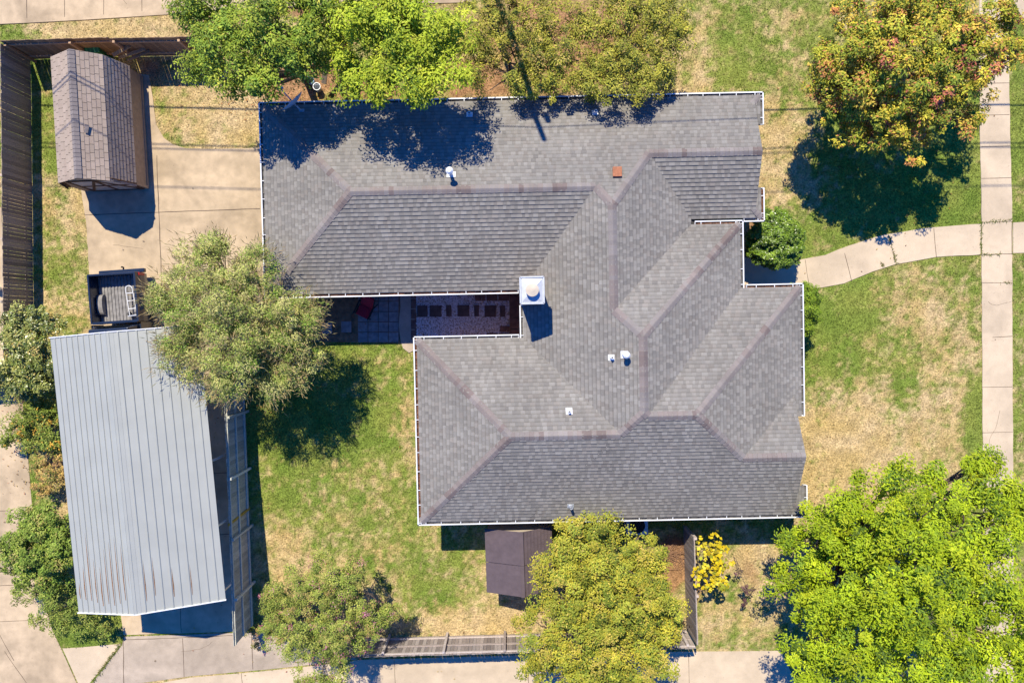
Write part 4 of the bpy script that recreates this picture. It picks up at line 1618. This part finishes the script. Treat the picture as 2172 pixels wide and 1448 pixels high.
# buckets
for (x, y, m_, lab, r_) in ((663, 176, M['bluepl'], 'pale blue bucket in the dark gap between the green trees', .15), (677, 190, M['galv'], 'dull grey bucket below the pale blue one', .14), (0, 612, M['white'], 'white bucket at the left edge outside the fence', .11)):
    q = P(x, y)
    t = thing('bucket', lab, 'bucket', q)
    b = MB()
    b.lathe([(r_ * .8, 0), (r_, .32), (r_ * 1.06, .32), (r_ * 1.06, .35), (r_ * .94, .35), (r_ * .74, .03)], 20)
    b.build('body', m_, t)
    b = MB()
    b.tube([(r_ * 1.04 * math.cos(math.pi * i / 8), .06 * math.sin(math.pi * i / 8), .33 + .05 * math.sin(math.pi * i / 8)) for i in range(9)], .006, 6)
    b.build('handle', M['galv'], t)
# green bin behind the barn shed
q = P(224, 118)
t = thing('garbage_bin', 'green plastic bin squeezed between the barn shed and rear fence', 'bin', q, R(8))
b = MB()
b.box(-.26, .26, -.24, .24, .0, .85)
b.build('body', M['greenpl'], t, bevel=.03)
b = MB()
b.box(-.29, .29, -.27, .27, .85, .92)
b.build('lid', M['greenpl'], t, bevel=.02)
# air conditioner by the south wall
q = P(1352, 1112, .75)
t = thing('air_conditioner', 'grey outdoor air conditioner unit under the south gutter', 'air conditioner', (q.x, q.y - .05, 0), HR)
b = MB()
b.box(-.42, .42, -.36, .36, .05, .72)
b.build('casing', M['galv'], t, bevel=.02)
b = MB()
b.lathe([(.30, .725), (.30, .75), (.02, .76)], 24)
b.build('fan_grille', M['dark'], t)
# dry twig pile
b = MB()
for i in range(150):
    q = P(random.gauss(1420, 18), random.gauss(1172, 14))
    a = random.gauss(.6, .7)
    L = random.uniform(.25, .7)
    d = Vector((math.cos(a), math.sin(a), random.uniform(-.1, .25))) * L
    z = random.uniform(.03, .15)
    b.tube([q + Vector((0, 0, z)), q + d * .5 + Vector((random.gauss(0, .03), random.gauss(0, .03), z)), q + d + Vector((0, 0, z * .5))], [.008, .007, .004], 4, False)
b.col = (.3, .2, .12)
tw = b.build('twig_pile', mat('dry_twigs', (.30, .17, .10), .9, .3, 9))
tw['kind'] = 'stuff'


# ---------------------------------------------------------------- trees and shrubs
def norm(a):
    return a / np.maximum(np.linalg.norm(a, axis=1, keepdims=True), 1e-9)


def leaf_mesh(name, c, nrm, L, W, cols, m, parent, rng, fold=.18, bias=None):
    n = len(c)
    r = rng.normal(0, 1, (n, 3))
    if bias is not None: r = r * .55 + bias
    d = norm(r - nrm * np.sum(r * nrm, 1, keepdims=True))
    s = np.cross(nrm, d)
    L = (np.full(n, L) * rng.uniform(.7, 1.3, n))[:, None]
    W = (np.full(n, W) * rng.uniform(.7, 1.3, n))[:, None]
    up = nrm * W * fold
    v = np.empty((n, 4, 3))
    v[:, 0] = c - d * L * .5
    v[:, 1] = c + s * W * .5 + up - d * L * .05
    v[:, 2] = c + d * L * .5 - nrm * L * .12
    v[:, 3] = c - s * W * .5 + up - d * L * .05
    f = np.arange(n * 4).reshape(n, 4)
    return link(name, np_mesh(name, v.reshape(-1, 3), f, np.repeat(cols, 4, 0), m), parent)


def pick(pal, w, n, rng):
    pal = np.array(pal)
    return pal[rng.choice(len(pal), n, p=np.array(w) / np.sum(w))]


def plant(name, label, cat, blobs, pal, wts, leafL=.10, leafW=.05, cr=.34, cover=2.6, per=90, trunk=.16, stems=1, group=None, seed=1, mtl='leaf',
          flat=.75, low=-.35, spikes=None, flowers=None, up=.75, inner=.3, droop=0.0, base=None, fork=.45, shell=.62, gapn=0.0, bright=1.55, wig_a=.2):
    """blobs: (photo x, y, radius px, top height m [, flatness]) - the lobes of the crown, in metres once surveyed"""
    rng = np.random.default_rng(seed)
    B = []
    for q in blobs:
        px, py, rp, ht = q[:4]
        fl_ = q[4] if len(q) > 4 else flat
        hcn = ht * .8
        for _ in range(4):
            r = rp * (CAM_H - hcn) / FOC
            rz_ = min(r * fl_, ht * .48)
            hcn = ht - rz_ * .9
        p = P(px, py, hcn)
        B.append((np.array([p.x, p.y, ht - rz_]), np.array([r, r, rz_])))
    areas = np.array([b_[1][0] ** 2 for b_ in B])
    if base is None:
        c0 = sum(b_[0] * a for b_, a in zip(B, areas)) / areas.sum()
        bx, by = c0[0], c0[1]
    else:
        bx, by = P2(*base)
    root = thing(name, label, cat, (bx, by, 0), 0, group)
    org = np.array([bx, by, 0])
    cc, cn = [], []
    for (c, r) in B:
        n_ = max(6, int(cover * 2.2 * r[0] * r[1] / (cr * cr)))
        d = norm(rng.normal(0, 1, (n_ * 3, 3)))
        d = d[d[:, 2] > low][:n_]
        rad = np.where(rng.random(len(d)) < inner, rng.uniform(.25, .66, len(d)), rng.uniform(.86, 1.06, len(d)))
        wig = 1 + wig_a * np.sin(d[:, 0] * 7 + c[0] * 3) * np.sin(d[:, 1] * 6 + c[1] * 5) + rng.normal(0, .05, len(d))
        pts = c + d * r * (rad * wig)[:, None]
        keep = np.ones(len(pts), bool)
        if gapn: keep &= vnoise(pts[:, 0] + .23 * pts[:, 2], pts[:, 1] - .683 * pts[:, 2], .55, seed + 50) > gapn + .06
        keep &= pts[:, 2] > .12
        cc.append(pts[keep])
        cn.append(d[keep])
    cc, cn = np.concatenate(cc), np.concatenate(cn)
    near_n = (np.linalg.norm(cc[:, None] - cc[None], axis=2) < 2.0 * cr).sum(1)
    cc, cn = cc[near_n > 4], cn[near_n > 4]      # no clump floats away from its crown
    m_ = len(cc)
    rcl = cr * rng.uniform(.55, 1.35, m_)
    tint = rng.normal(1, .15, m_)
    ci = np.repeat(np.arange(m_), per)
    n_ = len(ci)
    off = norm(rng.normal(0, 1, (n_, 3)))
    off[:, 2] = np.abs(off[:, 2]) * .9 - .12
    rad = rng.uniform(.45, 1.0, n_)
    lp = cc[ci] + off * (rcl[ci] * rad)[:, None] * np.array([1, 1, .85])
    lp[:, 2] -= droop * rad
    nr = norm(off * .42 + cn[ci] * .28 + np.array([-.10, .32, up + .05]) + rng.normal(0, .30, (n_, 3)))
    cp = pick(pal, wts, m_, rng)
    col = np.where(rng.random(n_)[:, None] < .6, cp[ci], pick(pal, wts, n_, rng))
    col = col * (tint[ci] * rng.uniform(.8, 1.2, n_))[:, None] * bright
    ok = lp[:, 2] > .05
    leaf_mesh('crown', (lp - org)[ok], nr[ok], leafL, leafW, col[ok], M[mtl], root, rng, bias=off[ok] * .9)
    if spikes:
        (cnt, sl_, sw, scol) = spikes
        k = rng.choice(m_, cnt)
        sp = cc[k] + cn[k] * (rcl[k] * .7)[:, None] + rng.normal(0, .14, (cnt, 3))
        dirs = norm(cn[k] * .8 + np.array([0, 0, .5]) + rng.normal(0, .45, (cnt, 3)))
        sd = norm(np.cross(dirs, rng.normal(0, 1, (cnt, 3))))
        Ls = sl_ * rng.uniform(.6, 1.4, cnt)[:, None]
        v = np.empty((cnt, 2, 4, 3))
        for t, sdd in enumerate((sd, np.cross(dirs, sd))):
            v[:, t, 0] = sp
            v[:, t, 1] = sp + dirs * Ls * .45 + sdd * sw
            v[:, t, 2] = sp + dirs * Ls
            v[:, t, 3] = sp + dirs * Ls * .45 - sdd * sw
        scl = pick(scol, [1] * len(scol), cnt, rng)
        link('seed_spikes', np_mesh('seed_spikes', v.reshape(-1, 3) - org, np.arange(cnt * 8).reshape(-1, 4), np.repeat(scl, 8, 0), M['leaf']), root)
    if flowers:
        (cnt, fs, fcol) = flowers
        k = rng.choice(m_, max(1, cnt // 14))
        kk = np.repeat(k, 14)
        fp = cc[kk] + cn[kk] * (rcl[kk] * .85)[:, None] + rng.normal(0, .07, (len(kk), 3))
        fn = norm(rng.normal(0, .5, (len(kk), 3)) + np.array([0, 0, 1]))
        leaf_mesh('blossom', fp - org, fn, fs, fs * .8, pick(fcol, [1] * len(fcol), len(kk), rng), M['leaf'], root, rng)
    # trunk, limbs and twigs
    tb = MB()
    zf = max(.15, min(b_[0][2] for b_ in B) * fork)
    for s_ in range(stems):
        a = 2 * math.pi * s_ / max(1, stems)
        sp_ = .0 if stems == 1 else .12
        p0 = Vector((sp_ * math.cos(a), sp_ * math.sin(a), -.1))
        p1 = Vector((sp_ * 2.2 * math.cos(a), sp_ * 2.2 * math.sin(a), zf))
        tb.tube([p0, p0.lerp(p1, .15) , p1], [trunk * 1.35, trunk, trunk * .8], 9)
    for bi, (c, r) in enumerate(B):
        a = 2 * math.pi * (bi % stems) / max(1, stems)
        sp_ = .0 if stems == 1 else .26
        st_ = Vector((sp_ * math.cos(a), sp_ * math.sin(a), zf * .92))
        e_ = Vector(c - org)
        mid = st_.lerp(e_, .5) + Vector((rng.normal(0, .12), rng.normal(0, .12), .12))
        tr = trunk * .55
        tb.tube([st_, mid, e_], [tr, tr * .7, tr * .4], 7)
        near = np.where(np.linalg.norm((cc - c) / r, axis=1) < 1.05)[0]
        for k in rng.choice(near, min(len(near), 14), replace=False) if len(near) else []:
            q = Vector(cc[k] - org)
            s0 = mid.lerp(e_, rng.uniform(.2, 1))
            tb.tube([s0, s0.lerp(q, .5) + Vector((rng.normal(0, .06), rng.normal(0, .06), .05)), q], [tr * .32, tr * .2, .006], 5, False)
    tb.build('trunk', M['bark'], root, smooth=True)
    return root


YG = [(.225, .270, .020), (.175, .225, .018), (.28, .30, .03), (.12, .17, .016), (.07, .11, .012)]
MG = [(.15, .20, .022), (.10, .15, .02), (.21, .24, .03), (.065, .105, .016), (.28, .26, .04)]
OL = [(.20, .19, .026), (.14, .15, .02), (.26, .235, .035), (.085, .095, .018), (.27, .20, .06)]
GY = [(.215, .225, .065), (.155, .19, .045), (.29, .27, .10), (.11, .15, .025), (.09, .15, .018)]

GROUPN = 'trees along the north side of the house'
plant('shade_tree', 'dark green tree at the top beside the shed and satellite dish', 'tree',
      [(470, 70, 78, 6.0), (560, 50, 80, 6.4), (640, 55, 62, 6.0), (435, 130, 50, 5.0), (520, 148, 58, 6.0), (596, 122, 50, 6.0), (480, 182, 30, 5.0), (650, 128, 36, 5.4), (430, 20, 62, 5.4), (560, -40, 80, 6), (650, -15, 60, 6.2), (695, 60, 34, 5.2), (550, 172, 24, 5.2), (655, 100, 42, 3.4), (692, 118, 34, 2.9), (620, 110, 40, 3.2)],  # closing low lobes are added under the crown to shade the gap beside it
      MG, [4, 3, 3.5, 1, .5], .12, .048, .42, 1.9, 130, .16, group=GROUPN, seed=3, inner=.42, bright=2.0, gapn=.12)
plant('shade_tree', 'bright yellow-green tree hanging over the house gutter at the top', 'tree',
      [(770, 60, 85, 6.3), (860, 60, 85, 6.6), (930, 85, 62, 6.2), (762, 152, 58, 5.8), (850, 155, 58, 6.4), (938, 152, 48, 6.1), (900, 190, 34, 5.9), (800, 186, 26, 5.5), (820, -30, 90, 6.4), (715, 50, 42, 5.4)],
      YG, [5, 4, 4, 1.5, .6], .13, .048, .42, 2.0, 130, .17, group=GROUPN, seed=4, inner=.42, bright=2.0, gapn=.12)
plant('loose_tree', 'thin olive tree left of the middle with bare twigs and soil showing', 'tree',
      [(1030, 60, 58, 3.9), (1100, 100, 62, 4.1), (1060, 150, 54, 3.9), (1155, 60, 56, 3.9), (1150, 150, 54, 4.0), (1010, 140, 42, 3.4), (1080, 10, 62, 3.7), (1110, 185, 34, 3.8), (1180, 185, 30, 3.8), (1040, 190, 26, 3.4), (990, 90, 30, 3.2)],
      OL, [4, 4, 3, 2, 1], .085, .04, .28, 2.0, 70, .06, 3, GROUPN, 5, gapn=.16, inner=.4, low=-.6, bright=2.0)
plant('loose_tree', 'olive tree beside the open lawn at the top of the roof', 'tree',
      [(1230, 60, 60, 3.8), (1320, 50, 62, 3.8), (1400, 50, 60, 3.8), (1260, 140, 58, 3.7), (1340, 140, 60, 4.2), (1420, 135, 50, 3.9), (1240, 185, 32, 3.9), (1300, 188, 30, 4.1), (1360, 188, 32, 4.0), (1430, 180, 26, 3.4), (1195, 120, 36, 3.8), (1350, -20, 70, 3.6), (1440, 60, 36, 3.3)],
      OL, [4, 4, 3, 2, 1], .085, .04, .28, 2.1, 72, .07, 3, GROUPN, 6, gapn=.12, inner=.4, low=-.6, bright=2.0)
AUT = [(.33, .27, .03), (.22, .225, .025), (.40, .29, .05), (.12, .155, .02), (.33, .15, .05), (.27, .09, .055)]
plant('pistache_tree', 'large yellow and red tinged autumn tree over the sidewalk', 'tree',
      [(1830, 60, 90, 5.2), (1940, 40, 100, 5.6), (2050, 60, 95, 5.4), (2120, 120, 52, 4.6), (1800, 150, 75, 4.8), (1900, 150, 90, 5.6), (2010, 150, 90, 5.5), (1790, 235, 45, 3.9), (1870, 240, 62, 4.4), (1960, 245, 60, 4.5), (2040, 215, 55, 4.5),
       (1845, 300, 36, 3.6), (1770, 190, 40, 3.9), (2030, 260, 40, 4.0), (1930, -50, 110, 5.2), (2130, 40, 50, 4.5), (1757, 130, 40, 4.2), (1752, 200, 36, 3.8), (1800, 285, 34, 3.5), (1930, 310, 38, 3.7)],
      AUT, [5, 7, 2.0, 5, 1.8, 1.5], .12, .05, .29, 1.7, 74, .15, group=None, seed=7, gapn=.31, inner=.38, bright=1.9)
BR = [(.225, .285, .010), (.18, .24, .009), (.28, .32, .014), (.12, .18, .014), (.06, .10, .012)]
plant('ash_tree', 'huge bright green tree filling the lower right corner', 'tree',
      [(1730, 1160, 78, 4.2), (1700, 1270, 62, 3.6), (1810, 1080, 70, 4.8), (1930, 1060, 70, 5.4), (1900, 1010, 42, 4.6), (2030, 1040, 62, 5.4), (2120, 1040, 70, 5.4), (2070, 990, 38, 4.8), (1840, 1170, 85, 5.6), (1960, 1150, 95, 6.6), (2080, 1150, 95, 6.8),
       (1780, 1290, 85, 5.2), (1890, 1280, 95, 6.6), (2010, 1270, 100, 7.3), (2130, 1260, 90, 7.0), (1760, 1390, 85, 5.0), (1870, 1400, 95, 6.2), (2000, 1400, 100, 6.9), (2130, 1390, 95, 6.8), (1770, 1110, 50, 4.3), (1700, 1400, 45, 3.6), (2180, 1100, 60, 5.6), (1690, 1195, 34, 3.4), (1680, 1130, 22, 3.2)],
      BR, [5, 5, 3, 2.5, 1], .125, .045, .42, 1.6, 140, .26, group=None, seed=8, flat=.62, gapn=.10, inner=.42, bright=1.65)
plant('fall_tree', 'yellow-olive tree covering the corner of the bottom fence', 'tree',
      [(1210, 1170, 75, 4.2), (1300, 1180, 82, 4.6), (1370, 1200, 60, 4.0), (1200, 1260, 80, 4.6), (1300, 1280, 90, 5.0), (1376, 1290, 72, 4.5), (1400, 1352, 48, 3.6), (1170, 1340, 72, 4.2), (1270, 1370, 85, 4.7), (1370, 1380, 75, 4.2), (1280, 1120, 36, 3.6), (1422, 1300, 30, 3.2), (1130, 1395, 40, 3.4), (1220, 1440, 80, 4.0), (1330, 1450, 70, 3.8), (1355, 1140, 32, 3.5)],
      [(.32, .285, .030), (.235, .245, .028), (.37, .295, .055), (.165, .20, .028), (.10, .13, .015)], [5, 5, 2.4, 3, 1.5], .09, .042, .33, 1.6, 110, .16, group=None, seed=9, inner=.42, bright=1.55, gapn=.1)
plant('crape_myrtle', 'crape myrtle with scattered pink blossom at the bottom of the lawn', 'tree',
      [(640, 1235, 62, 2.9), (720, 1230, 62, 3.1), (790, 1260, 52, 2.9), (620, 1310, 60, 2.9), (700, 1320, 72, 3.4), (780, 1330, 45, 2.7), (640, 1380, 55, 2.8), (720, 1400, 55, 2.9), (590, 1280, 38, 2.4), (680, 1435, 50, 2.7), (570, 1345, 26, 2.0), (825, 1300, 26, 2.3)],
      [(.165, .19, .035), (.12, .155, .025), (.225, .225, .05), (.085, .11, .02), (.20, .15, .05)], [5, 4, 3, 3, 1], .06, .034, .23, 1.8, 80, .06, 5, None, 10, bright=2.0, flowers=(2200, .04, [(.62, .20, .30), (.55, .14, .22), (.66, .32, .36)]), gapn=.26, inner=.35)
plant('vitex_tree', 'grey-green tree full of dry seed spikes between carport and house', 'tree',
      [(440, 560, 62, 4.0), (510, 590, 75, 4.5), (400, 640, 70, 4.2), (480, 670, 95, 5.0), (580, 660, 75, 4.6), (420, 740, 70, 4.3), (520, 760, 90, 4.9), (620, 720, 62, 4.2), (480, 806, 46, 3.7), (570, 804, 44, 3.8), (620, 780, 50, 3.8), (360, 660, 42, 3.6), (370, 730, 34, 3.5), (640, 670, 36, 3.8), (450, 520, 28, 3.4), (530, 545, 32, 3.7)],
      GY, [5, 4, 4, 2, 2], .085, .026, .30, 2.1, 110, .10, 4, None, 11, spikes=(7500, .26, .012, [(.52, .40, .20), (.44, .37, .18), (.33, .31, .13), (.58, .42, .19)]), gapn=.12, bright=2.2, inner=.4)
SHW = 'overgrown shrubs along the side road'
plant('shrub', 'glossy olive shrub at the left edge below the fence', 'shrub',
      [(50, 690, 50, 2.5), (30, 750, 52, 2.6), (85, 740, 50, 2.6), (60, 800, 50, 2.3), (15, 810, 40, 2.0), (105, 680, 26, 1.9), (100, 800, 30, 1.8)],
      [(.17, .18, .04), (.11, .135, .025), (.24, .23, .06), (.06, .085, .015), (.30, .22, .06)], [4, 4, 3, 3, .6], .085, .048, .24, 2.4, 62, .06, 4, SHW, 12, 'waxy', gapn=.1, bright=1.9)
plant('shrub', 'low spreading shrub left of the carport with branches over the road', 'shrub',
      [(40, 905, 34, 1.3), (85, 890, 40, 1.6), (110, 925, 34, 1.6), (60, 935, 26, 1.1), (105, 865, 26, 1.3), (20, 925, 20, .9)],
      [(.15, .18, .035), (.10, .135, .02), (.21, .21, .05), (.06, .08, .015), (.35, .2, .03)], [4, 4, 2, 2, 1], .09, .045, .22, 1.7, 50, .035, 4, SHW, 13, gapn=.22, bright=1.9)
plant('shrub', 'half dead tan shrub left of the carport', 'shrub',
      [(95, 985, 24, 1.1), (112, 1010, 26, 1.3), (90, 1030, 22, .9), (125, 960, 20, 1.2)],
      [(.40, .27, .08), (.32, .22, .08), (.24, .2, .05), (.12, .14, .03), (.2, .12, .05)], [4, 4, 2, 2, 2], .09, .045, .2, 1.6, 40, .03, 4, SHW, 14, gapn=.2)
plant('shrub', 'dense green shrub left of the lower carport', 'shrub',
      [(60, 1110, 44, 2.0), (110, 1110, 42, 2.2), (40, 1170, 46, 2.1), (95, 1170, 52, 2.5), (130, 1160, 36, 2.2), (70, 1215, 36, 1.8), (115, 1220, 34, 1.8)],
      [(.14, .19, .03), (.10, .15, .022), (.20, .23, .045), (.055, .085, .015), (.23, .2, .06)], [4, 4, 3, 3, .6], .09, .048, .24, 2.3, 66, .05, 4, SHW, 15, bright=1.9)
plant('shrub', 'straggly green shrub by the lower left corner of the carport', 'shrub',
      [(100, 1270, 34, 1.6), (140, 1275, 38, 1.7), (55, 1268, 24, 1.3), (170, 1310, 34, 1.3), (130, 1320, 26, 1.2), (210, 1325, 28, 1.0), (80, 1320, 20, 1.1), (235, 1340, 18, .7)],
      [(.16, .19, .04), (.11, .15, .025), (.22, .23, .05), (.06, .09, .015)], [4, 4, 3, 2], .075, .038, .22, 1.6, 50, .03, 4, SHW, 16, gapn=.25, bright=1.9)
plant('round_bush', 'round glossy green bush at the front entry walk', 'bush',
      [(1646, 510, 54, 2.1, .9), (1636, 480, 36, 1.9), (1662, 528, 36, 1.8), (1616, 528, 28, 1.6)],
      [(.15, .23, .018), (.11, .18, .015), (.20, .28, .03), (.05, .09, .012)], [4, 4, 2, 2], .075, .045, .15, 3.2, 60, .05, 4, None, 17, 'waxy', wig_a=.04, inner=.2, bright=1.35)
plant('round_bush', 'clipped green bush half hidden beneath the right hand gutter', 'bush',
      [(1711, 634, 28, 2.0, 1.1), (1711, 668, 28, 2.0, 1.1), (1700, 650, 28, 2.0), (1706, 692, 20, 1.7), (1696, 614, 18, 1.8)],
      [(.14, .20, .016), (.10, .16, .014), (.19, .25, .03), (.05, .08, .012)], [4, 4, 2, 2], .05, .03, .15, 3.0, 80, .04, 3, None, 18, wig_a=.04, inner=.2, bright=1.7)
plant('redbud_sapling', 'small sapling with round golden yellow leaves beside the fence', 'tree',
      [(1510, 1180, 34, 2.2), (1525, 1215, 30, 2.0), (1495, 1225, 28, 1.9), (1512, 1160, 24, 2.0)],
      [(.50, .37, .012), (.43, .35, .02), (.52, .42, .04), (.31, .33, .03), (.14, .13, .02)], [4, 4, 2, 3, 2], .14, .13, .26, 1.15, 11, .03, 2, None, 19, bright=1.35)
plant('dead_sapling', 'thin leaning sapling with a few dark red leaves on dry grass', 'plant',
      [(1585, 1248, 14, 1.1), (1568, 1210, 9, .9), (1582, 1275, 8, .8)],
      [(.09, .045, .05), (.07, .05, .04), (.12, .07, .06)], [3, 2, 1], .07, .04, .12, 1.4, 16, .014, 1, None, 20, base=(1556, 1180))
plant('weed_clump', 'small ragged weed at the foot of the carport fence end', 'weed',
      [(536, 1340, 16, .7), (548, 1362, 13, .5), (524, 1330, 9, .5)],
      [(.25, .18, .06), (.14, .16, .03), (.30, .16, .07)], [3, 3, 1], .08, .03, .14, 1.4, 26, .01, 3, None, 22, gapn=.2)

# ---------------------------------------------------------------- grass blades over the lawns
n = 480000
gx = RNG.uniform(-20.5, 20.5, n)
gy = RNG.uniform(-14.2, 13.8, n)
keep = np.ones(n, bool)


def in_poly(x, y, poly):
    r = np.zeros(len(x), bool)
    j = len(poly) - 1
    for i in range(len(poly)):
        xi, yi, xj, yj = *poly[i], *poly[j]
        c_ = ((yi > y) != (yj > y)) & (x < (xj - xi) * (y - yi) / (yj - yi + 1e-12) + xi)
        r ^= c_
        j = i
    return r


for poly in HARD: keep &= ~in_poly(gx, gy, poly)
lu = (gx - hc.x) * cH + (gy - hc.y) * sH
lv = -(gx - hc.x) * sH + (gy - hc.y) * cH
for (u0, u1, v0, v1) in ((uWA + .45, uA2 - .4, vSA1 + .45, vN - .45), (uWD + .45, uF - .45, vS + .45, vND - .45), (uWB, uEC - .4, vS, vN)):
    keep &= ~((lu > u0) & (lu < u1) & (lv > v0) & (lv < v1))
gx, gy = gx[keep], gy[keep]
col = ground_colour(gx, gy)
soilness = np.abs(col[:, 0] - col[:, 1] * 1.75) * 0
keep = RNG.random(len(gx)) < np.clip(.45 + 3 * (col[:, 1] / (col[:, 0] + 1e-6) - .75), .25, 1)
gx, gy, col = gx[keep], gy[keep], col[keep]
n = len(gx)
a = RNG.uniform(0, 6.283, n)
hh = RNG.uniform(.025, .06, n)
wd = RNG.uniform(.008, .018, n)
ln = RNG.uniform(.2, 1.3, n) * hh
b2 = RNG.uniform(0, 6.283, n)
v = np.empty((n, 3, 3))
v[:, 0] = np.stack([gx - np.cos(a) * wd, gy - np.sin(a) * wd, np.zeros(n)], 1)
v[:, 1] = np.stack([gx + np.cos(a) * wd, gy + np.sin(a) * wd, np.zeros(n)], 1)
v[:, 2] = np.stack([gx + np.cos(b2) * ln, gy + np.sin(b2) * ln, hh], 1)
col = col * RNG.uniform(.6, 1.5, n)[:, None]
gs = link('grass', np_mesh('grass', v.reshape(-1, 3), np.arange(n * 3).reshape(n, 3), np.repeat(col, 3, 0), M['grass']))
gs['kind'] = 'stuff'
